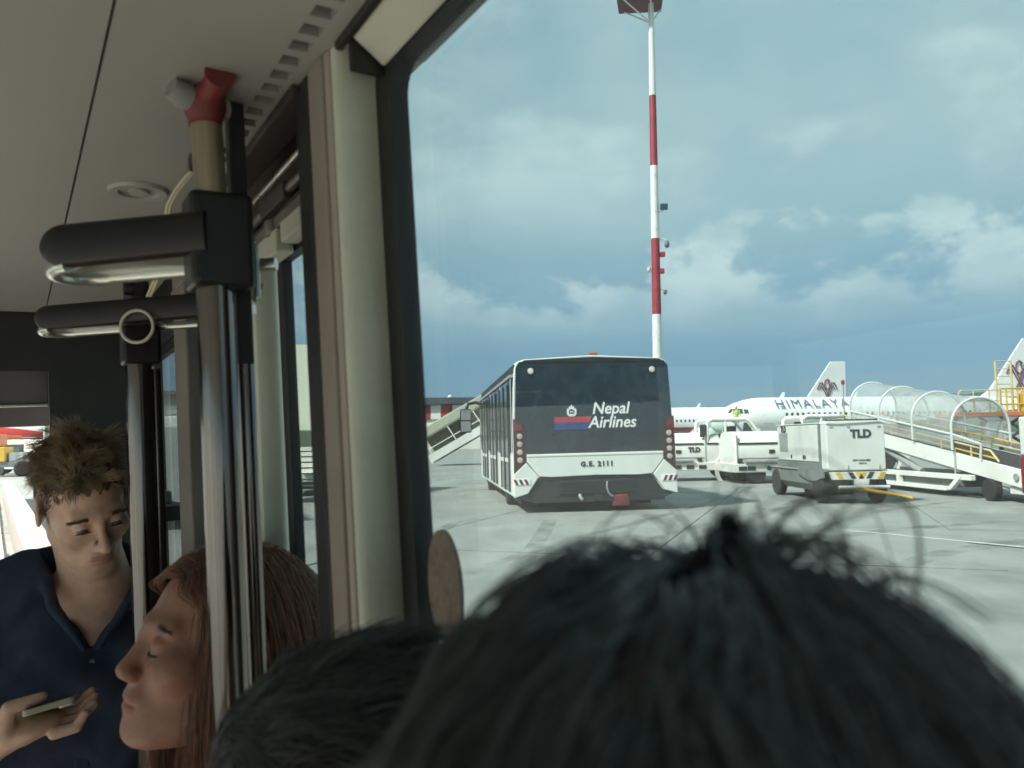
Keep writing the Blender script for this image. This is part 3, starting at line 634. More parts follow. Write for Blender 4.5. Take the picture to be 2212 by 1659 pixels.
# ---------------------------------------------------------------- light mast
def light_mast():
    D = 45.0; base = ground_at(1423, D); m = empty('light_mast', base)
    m.rotation_euler = (0, math.radians(.75), 0)
    tag(m, 'tall red and white banded light mast behind the airport bus', 'mast')
    hs = [0, 4.35, 8.75, 13.3, 17.75, 22.1, 28.2]; rad = lambda z: .315 - .0048 * z
    mw = mat('mast_white', (.72, .73, .70), .5, var=.06, scale=1.5, stain=(.5, .5, .46), stain_amt=.4); mr = mat('mast_red', (.30, .028, .045), .5, var=.2, scale=1.5)
    for k in range(6):
        z0, z1 = hs[k], hs[k + 1]
        MB().lathe([(rad(z0), z0 + .004), (rad(z1), z1 - .004)], 16).build('mast_band', mr if k % 2 == 0 else mw, m, smooth=50) if k < 5 else MB().lathe([(rad(z0), z0), (rad(z1) * .9, z1)], 16).build('mast_band', mw, m, smooth=50)
    for k in range(24):
        z = 5 + k * .55
        MB().box((-.02, -rad(z) - .05, z), (.02, -rad(z) + .02, z + .03)).build('step', k_steel, m) if k % 2 == 0 else None
    # maintenance platform on struts
    pf = empty('platform'); pf.parent = m
    MB().prism([(-2.25, -.9), (.55, -1.2), (.8, .9), (-1.8, 1.1)], 27.9, 28.0, 'z').build('deck', mat('deck_maroon', (.12, .05, .07), .6, var=.2), pf)
    for p in ((-2.0, -.8), (-.2, -1.0), (.7, .6), (-1.5, .9)):
        MB().tube([(0, 0, 26.65), (p[0], p[1], 27.9)], .045, 8).build('strut', mw, pf)
    for p in ((-2.1, -.9), (-1.0, -.98), (.1, -1.1), (.9, -1.2)): MB().tube([(p[0], p[1], 28.0), (p[0], p[1], 29.05)], .03, 6).build('rail_post', mw, pf)
    MB().tube([(-2.1, -.9, 29.05), (.9, -1.2, 29.05)], .03, 6).build('rail', mw, pf); MB().tube([(-2.1, -.9, 28.45), (.9, -1.2, 28.45)], .03, 6).build('rail', mw, pf)
    # floodlight, cameras and boxes fixed to the shaft
    f = empty('floodlight'); f.parent = m
    MB().box((.28, -.35, 15.0), (.72, -.10, 15.38), R=rotx(.3)).build('housing', mat('flood_teal', (.05, .10, .13), .4), f, .03)
    MB().tube([(.2, 0, 14.9), (.42, -.2, 14.95), (.44, -.22, 15.1)], .03, 8).build('bracket', k_steel, f)
    c = empty('dome_camera'); c.parent = m
    MB().tube([(.2, 0, 13.3), (.55, -.05, 13.3), (.66, -.05, 13.2)], .03, 8).build('arm', mw, c)
    MB().lathe([(.03, .2), (.12, .15), (.15, 0), (.15, -.12), (.10, -.22), (.02, -.26)], 16, c=(.68, -.05, 13.0)).build('housing', k_grey, c, smooth=40)
    for z, x in ((12.2, .40), (11.2, .34)): MB().box((x - .14, -.2, z), (x + .14, .06, z + .28)).build('junction_box', mr, m, .02)
    for x, z in ((-.42, 11.4), (.52, 10.05)):
        c = empty('dome_camera'); c.parent = m
        MB().tube([(0, 0, z + .2), (x, -.03, z + .2)], .025, 8).build('arm', mw, c)
        MB().lathe([(.10, .16), (.11, .02), (.08, -.08), (.02, -.12)], 14, c=(x, -.03, z)).build('housing', w_paint2 if x < 0 else k_grey, c, smooth=40)
light_mast()
# ---------------------------------------------------------------- parked airliners
a_white = mat('airliner_white', (.78, .78, .75), .35, var=.03, scale=.6, coat=.3, stain=(.6, .6, .56), stain_amt=.3)
a_grey = mat('airliner_grey', (.45, .46, .46), .4, var=.06, scale=.6)
def fus_r(t):       # radius, centre height offset along the fuselage, t metres from the nose
    if t < 5.2: k = (t / 5.2); r = 1.98 * math.sqrt(max(1e-4, 1 - (1 - k) ** 2.05)) ** 1.12; z = -.62 * (1 - k) ** 1.9
    elif t < 26: r, z = 1.98, 0
    else: k = (t - 26) / 11.6; r = 1.98 * (1 - .9 * k ** 1.5); z = 1.25 * k ** 1.5
    return r, z
def airliner(nose, heading, label, livery, detail=True):
    # nose: world point under the nose tip; heading: direction from nose to tail (angle of local +x)
    p = empty('airliner', nose, heading); tag(p, label, 'airplane', 'airliners parked across the apron'); ZC = 3.22
    ts = [.02, .12, .35, .7, 1.2, 1.8, 2.5, 3.3, 4.2, 5.2, 8, 14, 20, 26, 28, 30, 32, 34, 36, 37.4]; n = 40; rings = []
    for t in ts:
        r, z = fus_r(t); rings.append([(t, r * math.cos(a), ZC + z + r * 1.03 * math.sin(a)) for a in np.linspace(0, 2 * math.pi, n + 1)[:-1]])
    MB().loft(rings).build('fuselage', a_white, p, smooth=50)
    s = -1       # the side that faces us is local -y ... +x runs aft
    fin = [(29.2, 1.85), (30.4, 2.6), (34.6, 8.0), (36.9, 8.0), (36.6, 1.9)]
    fp = [(x, z + ZC) for x, z in fin]; f = MB()
    n0 = len(fp); f.v = [(x, s * .16 * (1 - .6 * max(0, (z - ZC - 2) / 6)) * k, z) for k in (1, -1) for x, z in fp]
    f.f = [tuple(range(n0)), tuple(range(2 * n0 - 1, n0 - 1, -1))] + [(i, i + n0, (i + 1) % n0 + n0, (i + 1) % n0) for i in range(n0)]; f.m = [0] * len(f.f)
    fo = f.build('tail_fin', a_white, p, .05)
    for sg in (-1, 1):
        w = MB(); w.v = [(13.2, sg * 1.6, ZC - 1.1), (19.6, sg * 1.6, ZC - 1.15), (20.9, sg * 16.6, ZC + .1), (22.4, sg * 16.6, ZC + .1)]
        w.v = [(13.0, sg * 1.4, ZC - 1.25), (19.8, sg * 1.4, ZC - 1.2), (22.3, sg * 16.5, ZC + .22), (20.7, sg * 16.5, ZC + .2), (13.3, sg * 1.4, ZC - .8), (19.8, sg * 1.4, ZC - 1.12), (22.3, sg * 16.5, ZC + .27), (20.8, sg * 16.5, ZC + .34)]
        w.f = [(0, 3, 2, 1), (4, 5, 6, 7), (0, 1, 5, 4), (1, 2, 6, 5), (2, 3, 7, 6), (3, 0, 4, 7)]; w.m = [0] * 6
        w.build('wing', a_grey, p, .02)
        w = MB(); w.v = [(33.0, sg * .5, ZC + .75), (36.2, sg * .4, ZC + .85), (37.6, sg * 6.2, ZC + 1.3), (36.2, sg * 6.2, ZC + 1.3), (33.2, sg * .5, ZC + 1.0), (36.2, sg * .4, ZC + .9), (37.6, sg * 6.2, ZC + 1.34), (36.3, sg * 6.2, ZC + 1.38)]
        w.f = [(0, 3, 2, 1), (4, 5, 6, 7), (0, 1, 5, 4), (1, 2, 6, 5), (2, 3, 7, 6), (3, 0, 4, 7)]; w.m = [0] * 6
        w.build('tailplane', a_grey, p, .02)
        e = empty('engine', loc=(11.9, sg * 5.75, 1.55)); e.parent = p
        MB().lathe([(.55, .35), (.86, .1), (.98, .0), (1.08, .5), (1.08, 1.8), (.9, 2.9), (.5, 3.9)], 28, R=roty(math.pi / 2)).build('cowling', mat(livery.get('cowl', 'airliner_white'), (.03, .05, .16)) if 'cowl' in livery else a_white, e, smooth=40)
        MB().prism([(1.0, .85), (4.6, .85), (6.0, 1.15), (2.6, 1.2)], -.14, .14).build('pylon', a_white, e)
    # under-carriage
    for x, y, r in ((5.1, .28, .38), (5.1, -.28, .38), (17.7, 3.5, .55), (17.7, -3.5, .55), (17.7, 4.2, .55), (17.7, -4.2, .55)): wheel(p, (x, y, r), r, .3, 'y')
    for x, y in ((5.1, 0), (17.7, 3.85), (17.7, -3.85)): MB().tube([(x, y, .4), (x, y, 2.2)], .11, 10).build('gear_leg', k_steel, p)
    if not detail: return p
    # patches on the near side: lie just outside the skin
    def skin(t, z, off=.015):
        r, zc = fus_r(t); zz = (z - (ZC + zc)) / (r * 1.03); y = -r * math.sqrt(max(0, 1 - zz * zz)); nrm = np.array([0, y, (z - ZC - zc)]); nrm = nrm / (np.linalg.norm(nrm) + 1e-9)
        return np.array([t, y, z]) + nrm * off
    def patch(name, t0, t1, z0, z1, m, parent, off=.02, k=2):
        v = []; f = []; nx = max(2, int((t1 - t0) / .6) + 1)
        for i in range(nx + 1):
            for j in range(k + 1):
                v.append(skin(t0 + (t1 - t0) * i / nx, z0 + (z1 - z0) * j / k, off))
        nv = len(v); v += [q + (np.array([0, .05, 0])) for q in v]
        for i in range(nx):
            for j in range(k):
                a = i * (k + 1) + j; f.append((a, a + 1, a + k + 2, a + k + 1))
        return MB().add(v, f).build(name, m, parent)
    win = mat('cabin_window', (.05, .07, .08), .2, var=.2)
    # cockpit glazing as separate panes
    for q in ([(1.30, .52), (1.66, .92), (2.18, .95), (2.05, .46)], [(2.12, .46), (2.26, .95), (2.66, .93), (2.62, .44)], [(2.72, .44), (2.76, .90), (3.10, .82), (3.16, .46)]):
        v = [skin(t, ZC + z - .02, .02) for t, z in q]; MB().add(v, [(0, 1, 2, 3)]).build('cockpit_pane', win, p)
    nt = livery.get('nwin', 40)
    for k in range(nt): 
        t = 6.9 + k * .56
        MB().prism([(x_, z_) for x_, z_ in rrect(-.12, .12, -.17, .17, .09, 3)], -.01, .03, c=(t, skin(t, ZC + .28, .0)[1], ZC + .28)).build('cabin_window', win, p)
    d = empty('cabin_door'); d.parent = p
    for t0, t1, z0, z1 in ((4.55, 4.60, -.55, 1.25), (5.42, 5.47, -.55, 1.25), (4.55, 5.47, 1.22, 1.27), (4.55, 5.47, -.58, -.53)): patch('door_seam', t0, t1, ZC + z0, ZC + z1, a_grey, d, .012)
    for t in (7.2, 15.0, 24.0): MB().prism([(t, ZC + 1.95), (t + .5, ZC + 1.95), (t + .62, ZC + 2.55), (t + .38, ZC + 2.55)], -.05, .05).build('antenna', a_white, p)
    if 'title' in livery:
        text(livery['title'], 1.42, t_blue, p, skin(9.75, ZC + 1.30, .05) + np.array([0, -.06, 0]), RFACE @ rotx(math.radians(-39)), bold=.0, space=1.2, depth=.012, xs=.98)
        text('AIR', .30, t_blue, p, skin(6.55, ZC + 1.02, .06) + np.array([0, -.1, 0]), RFACE @ rotx(math.radians(-30)), bold=.01, depth=.01)
    if livery.get('bird'):
        bd = empty('tail_emblem', loc=(33.9, -.15, ZC + 4.1)); bd.parent = p
        mm = mat('emblem_maroon', (.14, .055, .075), .5)
        strokes = [[(-1.5, .15), (-1.05, 1.0), (-.75, 1.0), (.55, -1.4)], [(-1.15, .15), (-.85, .62), (.25, -1.4)], [(1.5, .15), (1.05, 1.0), (.75, 1.0), (-.55, -1.4)], [(1.15, .15), (.85, .62), (-.25, -1.4)], [(-.42, .55), (-.25, 1.25), (.05, 1.45), (.42, 1.2), (.2, 1.1), (.38, .55), (0, .1), (-.42, .55)]]
        for st in strokes: MB().tube([(x, 0, z * 1.05) for x, z in st], .09, 6).build('stroke', mm, bd)
    for z0, z1, mt, ph in livery.get('bands', ()):
        v = []; f = []; k = 3; T = np.linspace(.6, 36.0, 60)
        for t in T:
            sh = ph * ((t - 14) / 14) ** 2
            r_, zc_ = fus_r(t)
            for j in range(k + 1): v.append(skin(t, min(max(ZC + zc_ + (z0 + (z1 - z0) * j / k) * r_ / 1.98 + sh, ZC + zc_ - r_), ZC + zc_ + r_), .02))
        for i in range(len(T) - 1):
            for j in range(k): a = i * (k + 1) + j; f.append((a, a + 1, a + k + 2, a + k + 1))
        MB().add(v, f).build('livery_band', mt, p, smooth=50)
    return p
HD = math.radians(13)
n1 = ground_at(1537, 75.0); airliner(n1, math.radians(8.3), 'white airliner with HIMALAYA lettering, nose just right of the airline bus', {'title': 'HIMALAYA', 'bird': 1, 'nwin': 44})
tail = ground_at(1815, 102.0); dirv = np.array([math.cos(HD), math.sin(HD), 0]); n2 = tail - dirv * 35.6
airliner(n2, HD, 'white airliner farther back, whose tail fin with red bird emblem rises behind the lettering', {'bird': 1, 'nwin': 44, 'bands': [(-.95, -.50, red_paint, 0), (-1.5, -1.0, mat('livery_blue', (.02, .05, .22), .4), 0)]})
# the airline's own aeroplane beyond the windscreen on the left
n3 = ground_at(128, 58.0); 
pl3 = airliner(n3, math.radians(180), 'airliner with red and blue stripes seen through the bus windscreen at far left', {'nwin': 40, 'bands': [(-.80, -.02, mat('livery_red', (.60, .06, .06), .4), 0), (-1.50, -.90, mat('livery_blue2', (.03, .09, .36), .4), 0)]})
pl3.scale = (1, -1, 1)
# ---------------------------------------------------------------- ground power cart
def power_cart():
    c = ground_at(1790, 16.1); b = empty('power_cart', (c[0], c[1], 0), 0.0)
    tag(b, 'white boxy ground power cart on grey wheeled chassis with yellow tow bar', 'cart'); b.scale = (1.0, 1.0, 1.07)
    # end cabinet facing us, main cabinet behind
    X0, X1 = -.05, 1.17
    e = MB().prism(rrect(X0, X1, .66, 1.60, .05), 0, .32).build('end_cabinet', w_paint2, b, .02)
    MB().prism([(X0 - .01, 1.575), (X0 + .25, 1.56), (X0 + .6, 1.575), (X1 - .1, 1.60), (X1 + .01, 1.56), (X1 - .02, 1.625), (X0 + .02, 1.625)], -.03, .34).build('hood_rim', w_paint, b, .012)
    MB().box((X0 + .1, .05, 1.626), (X1 - .1, .30, 1.66)).build('top_vent', k_plast, b, .01)
    MB().box((X0 - .015, .325, .66), (X1 - .06, .42, 1.58)).build('gap_panel', k_grey, b)
    mc = MB().box((X0 + .02, .42, .80), (X1 - .03, 3.05, 1.585)).build('main_cabinet', w_paint2, b, .025)
    MB().box((X0 + .0, .42, 1.586), (X1 - .05, 3.08, 1.606)).build('roof_sheet', w_paint, b, .006)
    MB().box((X0 + .01, .42, .66), (X1 - .02, 3.1, .80)).build('plinth', k_grey, b, .01)
    for y0, y1 in ((.45, 1.25), (1.27, 2.10), (2.12, 3.0)): MB().box((X0 + .006, y0, .82), (X0 + .022, y1, 1.56)).build('side_door', w_paint2, b, .006)
    MB().box((X0 - .002, 2.3, 1.0), (X0 + .006, 2.85, 1.42)).build('door_recess', k_steel, b, .01)
    for y in (1.2, 1.3, 2.05): MB().box((X0 - .012, y, .86), (X0 + .006, y + .05, .94)).build('latch', k_plast, b, .004)
    text('TLD', .19, t_black, b, (X0 - .004, 2.55, 1.49), RLEFT, bold=.006)
    text('TLD', .215, t_black, b, (.67, -.006, 1.365), RFACE, bold=.010, xs=1.1)
    text('APPLY CARE HERE', .045, t_black, b, (.66, -.006, .855), RFACE); text('MAX 10', .045, t_black, b, (.68, -.006, .795), RFACE)
    for x in (.06, .42, 1.06): MB().box((x - .035, -.010, 1.49), (x + .035, .004, 1.525)).build('latch', k_steel, b, .004)
    for x in (.37, 1.03): MB().prism([(x - .018, .66), (x + .018, .66), (x, .77)], -.02, .0).build('gusset', k_steel, b)
    # chassis
    ch = MB().prism([(-.09, .655), (-.09, .36), (.02, .22), (1.05, .22), (1.20, .36), (1.20, .655)], .30, 3.4).build('chassis', k_grey, b, .01)
    MB().box((-.12, .10, .635), (1.24, 3.42, .66)).build('deck_edge', k_steel, b, .004)
    MB().prism([(.0, .63), (1.16, .63), (1.10, .48), (.80, .48), (.78, .34), (.50, .34), (.48, .48), (.05, .48)], -.02, .10).build('front_plate', w_paint2, b, .006)
    for x0, s in ((.40, 1), (.56, 1), (.86, -1), (.70, -1), (.14, 1), (1.10, -1)):
        MB().prism([(x0 - .05, .625), (x0 + .05, .625), (x0 + .05 + s * .08, .50), (x0 - .05 + s * .08, .50)], -.027, -.0205).build('hazard_stripe', y_paint if abs(x0 - .63) < .1 or x0 in (.14, 1.10) else t_black, b)
    MB().tube([(.12, -.10, .335), (1.17, -.10, .335)], .035, 12).build('bumper_bar', w_paint, b, smooth=50)
    MB().tube([(.62, -.05, .30), (.84, -.65, .26), (1.05, -1.25, .20)], [.036, .028, .02], 10).build('tow_bar', y_paint, b, smooth=50)
    MB().box((.52, -.12, .26), (.76, .30, .36)).build('tow_head', y_paint, b, .01)
    MB().box((.15, 1.0, .12), (.9, 1.9, .24)).build('sump_tray', mat('rust_brown', (.13, .06, .04), .8, var=.3), b, .01)
    for x in (-.02, 1.14):
        wheel(b, (x, .42, .30), .30, .20); wheel(b, (x, 3.05, .30), .30, .20)
    MB().prism([(.08, .66), (.08, .52), (-.02 + .5, .44), (.9, .44), (1.5, .56), (1.5, .66)], -.14, -.09, 'x').build('mudguard', k_grey, b)
power_cart()
# ---------------------------------------------------------------- white tow tractors
def tractor():
    b = empty('tow_tractor')
    Ln = 3.3
    # barrel-topped body, long side along x
    def sec(x, k=1.0): return [(x, y * k, z) for y, z in ((-.62, .30), (-.66, .62), (-.66, .95), (-.60, 1.12), (-.46, 1.24), (-.2, 1.29), (.2, 1.29), (.46, 1.24), (.60, 1.12), (.66, .95), (.66, .62), (.62, .30))]
    MB().loft([sec(.02, .93), sec(.08), sec(2.02), sec(2.05)]).build('engine_hood', w_paint, b, smooth=35)
    MB().loft([[(x, y, z) for y, z in ((-.64, .30), (-.68, .6), (-.66, 1.0), (-.60, 1.05), (.60, 1.05), (.66, 1.0), (.68, .6), (.64, .30))] for x in (2.06, Ln)]).build('rear_body', w_paint, b, smooth=35)
    MB().box((.10, -.675, .965), (1.6, -.655, 1.01)).build('vent_strip', k_plast, b)
    MB().box((1.7, -.675, .965), (2.0, -.655, 1.01)).build('vent_strip', k_plast, b)
    for x in (.06, 1.64): MB().box((x, -.672, .33), (x + .025, -.61, 1.20)).build('body_seam', k_steel, b)
    MB().box((.12, -.674, .62), (1.60, -.66, .64)).build('body_seam', k_steel, b)
    # bumper step with slots
    MB().box((-.05, -.70, .28), (1.95, .68, .50)).build('bumper', w_paint, b, .02)
    MB().tube([(.25, -.73, .55), (1.3, -.73, .55)], .055, 10).build('rubber_fender', k_steel, b, smooth=50)
    for x in (.08, .30, .78, 1.12, 1.45): MB().box((x, -.715, .33), (x + .2, -.695, .43)).build('bumper_slot', k_plast, b, .006)
    for x in (.06, 1.42): MB().box((x, -.715, .52), (x + .12, -.68, .62)).build('marker_lamp', k_plast, b, .006)
    text('TLD', .17, t_black, b, (1.35, -.672, .83), RFACE, bold=.01)
    MB().box((.86, -.674, .74), (1.0, -.66, .83)).build('handle_recess', k_plast, b)
    # wheel arch and wheels
    arc = [(2.42 + .46 * math.cos(t), .30 + .46 * math.sin(t)) for t in np.linspace(0, math.pi, 17)]
    MB().prism(arc, -.70, -.60).build('wheel_arch', k_plast, b)
    MB().ring([(2.42 + .54 * math.cos(t), .28 + .54 * math.sin(t)) for t in np.linspace(0, 2 * math.pi, 33)[:-1]], [(2.42 + .45 * math.cos(t), .28 + .45 * math.sin(t)) for t in np.linspace(0, 2 * math.pi, 33)[:-1]], -.73, -.62, 'y').build('mudguard', w_paint, b)
    for y in (-.62, .56): wheel(b, (2.42, y, .36), .36, .22, 'y'); wheel(b, (.55, y * .9, .22), .22, .2, 'y')
    # open cab: bent tube frame with glass
    Z = lambda z: 1.0 + (z - 1.0) * .62
    fr = [(1.72, 1.0), (1.74, Z(1.9)), (1.86, Z(2.02)), (2.75, Z(2.02)), (2.88, Z(1.92)), (3.24, 1.05)]
    for y in (-.60, .60): MB().tube([(x, y, z) for x, z in fr], .05, 8).build('cab_frame', w_paint, b, smooth=50)
    for x, z in ((1.80, Z(1.98)), (2.80, Z(1.99))): MB().tube([(x, -.6, z), (x, .6, z)], .045, 8).build('cab_crossbar', w_paint, b)
    MB().box((1.78, -.62, Z(1.99)), (2.80, .62, Z(2.06))).build('cab_roof', w_paint, b, .02)
    MB().tube([(2.22, -.6, 1.0), (2.22, -.6, Z(2.0))], .035, 8).build('cab_post', w_paint, b)
    MB().box((1.80, -.605, 1.2), (2.18, -.597, Z(1.92))).build('cab_pane', clear_glass('cab_glass', (.80, .88, .86)), b)
    MB().prism([(2.66, 1.12), (2.72, Z(1.86)), (2.80, Z(1.86)), (3.08, 1.12)], -.606, -.596).build('cab_pane', g_side, b)
    MB().box((2.1, -.4, 1.05), (2.5, .4, 1.25)).build('seat', k_plast, b, .04); MB().box((2.45, -.4, 1.2), (2.58, .4, 1.45)).build('seat_back', k_plast, b, .04)
    MB().box((1.52, -.66, 1.16), (1.70, -.62, 1.50)).build('mirror', k_plast, b, .02)
    MB().tube([(1.70, -.6, 1.4), (1.62, -.62, 1.4)], .02, 6).build('mirror_arm', k_plast, b)
    return b
t1 = tractor(); t1.scale = (1.25,) * 3; t1.location = ground_at(1380, 26.4); t1.rotation_euler = (0, 0, math.radians(1))
tag(t1, 'white tow tractor with open cab half hidden by the right edge of the airline bus', 'tractor', 'white tow tractors')
t2 = copy_tree(t1); t2.location = ground_at(1567, 24.4); t2.rotation_euler = (0, 0, math.radians(2))
tag(t2, 'white tow tractor with rounded hood standing left of the boxy power cart', 'tractor', 'white tow tractors')
t3 = copy_tree(t1); t3.location = ground_at(1752, 31.5); t3.rotation_euler = (0, 0, math.radians(-3)); t3.scale = (1.08,) * 3
tag(t3, 'white tow tractor farther back, only its cab showing above the power cart', 'tractor', 'white tow tractors')
# ---------------------------------------------------------------- covered belt loader
def belt_loader():
    # runs along local y from the low near end (y=0) to the high far end
    o = ground_at(2222, 14.9); b = empty('belt_loader', (10.75, 14.6, 0), math.radians(2.0))
    tag(b, 'white belt loader with clear hooped canopy over its sloping conveyor', 'loader')
    L_, z0, z1 = 8.8, .56, 1.86
    def zz(y): return z0 + (z1 - z0) * y / L_
    for x in (-.62, .54):
        v = [(x, .0, zz(0) - .36), (x + .08, .0, zz(0) - .36), (x + .08, L_, zz(L_) - .36), (x, L_, zz(L_) - .36), (x, 0, zz(0)), (x + .08, 0, zz(0)), (x + .08, L_, zz(L_)), (x, L_, zz(L_))]
        MB().hexa(v).build('side_beam', w_paint, b, .01)
    v = [(-.53, .05, zz(0) - .06), (.53, .05, zz(0) - .06), (.53, L_, zz(L_) - .06), (-.53, L_, zz(L_) - .06), (-.53, .05, zz(0) + .015), (.53, .05, zz(0) + .015), (.53, L_, zz(L_) + .015), (-.53, L_, zz(L_) + .015)]
    MB().hexa(v).build('belt', mat('belt_black', (.03, .028, .025), .8, var=.3), b)
    MB().lathe([(.02, -.02), (.07, -.02), (.07, .02), (.02, .02)], 16, R=roty(math.pi / 2), c=(-.64, .95, zz(.95) - .16)).build('roller_cap', k_steel, b)
    # hand rails along the belt
    for x in (-.60, .60):
        MB().tube([(x, 1.5, zz(1.5) + .05), (x, 1.75, zz(1.75) + .24), (x, 8.6, zz(8.6) + .24)], .022, 8).build('hand_rail', y_pale if x < 0 else y_paint, b, smooth=50)
        MB().tube([(x, 1.6, zz(1.6) + .10), (x, 8.6, zz(8.6) + .10)], .018, 8).build('hand_rail', y_paint if x < 0 else y_pale, b)
        for y in (2.4, 3.5, 4.6, 5.7, 6.8, 7.9): MB().tube([(x, y, zz(y)), (x, y, zz(y) + .24)], .018, 6).build('rail_post', y_pale, b)
    # canopy: hoops and clear sheet
    hoops = [2.95, 4.55, 6.15, 7.75]; R_ = .68; hh = .56
    def arch(y, r, k=20, zo=0):
        pts = [(-r, y, zz(y) + .06 + zo)] + [(r * math.cos(a), y, zz(y) + hh + (r + .02) * math.sin(a) * .98) for a in np.linspace(math.pi, 0, k)] + [(r, y, zz(y) + .06 + zo)]
        return pts
    hood_z = .15
    for y in hoops: MB().tube(arch(y, R_), .030, 10).build('canopy_hoop', k_pale, b, smooth=60)
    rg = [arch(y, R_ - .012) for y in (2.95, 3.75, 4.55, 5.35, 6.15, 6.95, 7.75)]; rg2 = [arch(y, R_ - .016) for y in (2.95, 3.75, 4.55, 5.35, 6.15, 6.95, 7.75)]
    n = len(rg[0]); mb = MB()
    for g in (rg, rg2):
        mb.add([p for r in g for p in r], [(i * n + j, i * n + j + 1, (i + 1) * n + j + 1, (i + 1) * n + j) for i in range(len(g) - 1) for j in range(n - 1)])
    mb.build('canopy_sheet', clear_glass('canopy_plastic', (.94, .965, .96), 1.5, .08, dirt_glare=.34, dsc=.35), b, smooth=60)  # pale film whitens the sheet in place of its reflections
    for x in (-.67, .67):
        MB().tube([(x, 2.95, zz(2.95) + .42), (x, 7.75, zz(7.75) + .42)], .028, 8).build('canopy_rail', k_pale, b)
    MB().tube([(-.66, 1.95, zz(2) + .34), (-.66, 2.95, zz(2.95) + .42)], .026, 8).build('canopy_rail', k_pale, b); MB().tube([(-.66, 1.95, zz(2) + .34), (-.66, 2.0, zz(2) + .04)], .026, 8).build('canopy_rail', k_pale, b)
    # lifting arms and truck chassis
    MB().hexa([(-.5, 3.0, .55), (-.4, 3.0, .55), (-.4, 6.6, 1.12), (-.5, 6.6, 1.12), (-.5, 3.0, .68), (-.4, 3.0, .68), (-.4, 6.6, 1.28), (-.5, 6.6, 1.28)]).build('lift_arm', w_paint2, b)
    MB().tube([(-.45, 4.6, .5), (-.45, 7.2, 1.35)], .09, 10).build('ram', k_steel, b, smooth=50)
    ch = empty('chassis'); ch.parent = b
    MB().box((-.72, 2.3, .40), (-.60, 7.6, .52)).build('chassis_beam', w_paint, ch, .01); MB().box((.60, 2.3, .40), (.72, 7.6, .52)).build('chassis_beam', w_paint, ch, .01)
    MB().box((-.74, 3.2, .13), (-.62, 7.4, .23)).build('chassis_beam', w_paint, ch, .01)
    for y in (5.2, 7.3): MB().box((-.735, y, .2), (-.625, y + .12, .45)).build('chassis_post', w_paint, ch)
    MB().hexa([(-.73, 3.05, .16), (-.63, 3.05, .16), (-.63, 3.2, .16), (-.73, 3.2, .16), (-.73, 2.6, .48), (-.63, 2.6, .48), (-.63, 2.78, .48), (-.73, 2.78, .48)]).build('chassis_post', w_paint, ch)
    MB().box((-.6, 3.2, .2), (.6, 7.4, .46)).build('engine_box', k_grey, b, .02)
    for x in (-.62, .62): wheel(b, (x, 1.75, .235), .235, .18); wheel(b, (x, 6.9, .235), .235, .18)
    MB().tube([(-.5, 1.6, .3), (-.4, .6, .16), (-.2, .0, .22)], .03, 8).build('tow_hitch', w_paint2, b); MB().box((-.55, .9, .18), (.3, 1.3, .34)).build('axle_box', w_paint2, b, .02)
    MB().tube([(-.62, 2.95, zz(2.95) + .1), (-.66, 2.92, .50)], .018, 6).build('stay', k_steel, b)
    bc = MB().lathe([(.03, 0), (.05, .0), (.05, .10), (.03, .14)], 12, c=(-.55, 8.4, zz(8.4) + 1.15)).build('beacon', r_lens2, b, smooth=40)
    MB().tube([(-.55, 8.4, zz(8.4)), (-.55, 8.4, zz(8.4) + 1.15)], .02, 6).build('beacon_post', k_steel, b)
k_pale = mat('hoop_pale_grey', (.55, .57, .55), .4, var=.06)
belt_loader()
# ---------------------------------------------------------------- yellow lift platform behind the canopy
def lift():
    D = 30.0; o = ground_at(2140, D); b = empty('lift_platform', o, math.radians(0))
    tag(b, 'yellow railed lift platform standing behind the hooped canopy at right', 'lift')
    MB().box((-1.65, -.8, 2.05), (2.2, .9, 2.22)).build('deck', o_paint, b, .02)
    MB().box((-.2, -.7, .55), (2.0, .8, 1.0)).build('base', k_grey, b, .05)
    for k, (a, c) in enumerate(((.0, 1.7), (1.7, .0))):
        for y in (-.6, .7): MB().tube([(a, y, 1.0), (c, y, 2.05)], .06, 8).build('scissor_arm', k_plast, b)
    MB().box((-.55, -.7, .2), (.1, -.2, 1.9)).build('side_tank', mat('tank_grey', (.28, .31, .31), .5), b, .08)
    for x in (-1.6, -1.05, -.45, -.05):
        MB().tube([(x, -.78, 2.2), (x, -.78, 3.05)], .025, 6).build('rail_post', y_pale, b)
    for z in (2.65, 3.05): MB().tube([(-1.6, -.78, z), (-.05, -.78, z)], .025, 6).build('rail', y_pale, b)
    MB().tube([(-1.6, -.78, 2.25), (-1.62, -.78, 2.95), (-1.5, -.78, 3.07)], .03, 8).build('rail_end', y_pale, b)
    for x in (0, .22, .44, .66, .88, 1.5, 1.9): MB().tube([(x, -.75, 2.2), (x, -.75, 3.1)], .035, 8).build('cage_post', y_paint, b)
    for z in (2.5, 3.1): MB().tube([(0, -.75, z), (2.2, -.75, z)], .035, 8).build('cage_rail', y_paint, b)
    MB().prism([(.66, 2.22), (1.45, 2.22), (1.45, 2.95), (1.25, 3.1), (.95, 3.1), (.66, 2.75)], -.72, -.66).build('cage_panel', y_paint, b, .01)
    MB().box((1.0, -.9, 2.3), (1.35, -.76, 2.6)).build('control_box', k_plast, b, .02)
    for x in (.15, .75): MB().tube([(x, -.3, 2.2), (x, -.3, 4.2)], .04, 8).build('mast_post', y_pale, b)
    for z in (3.0, 3.3, 3.6, 3.9, 4.2): MB().tube([(.15, -.3, z), (.75, -.3, z)], .022, 6).build('mast_rung', y_pale, b)
    for x, y in ((.1, -.7), (1.7, -.7), (.1, .8), (1.7, .8)): wheel(b, (x, y, .32), .32, .22, 'y')
lift()
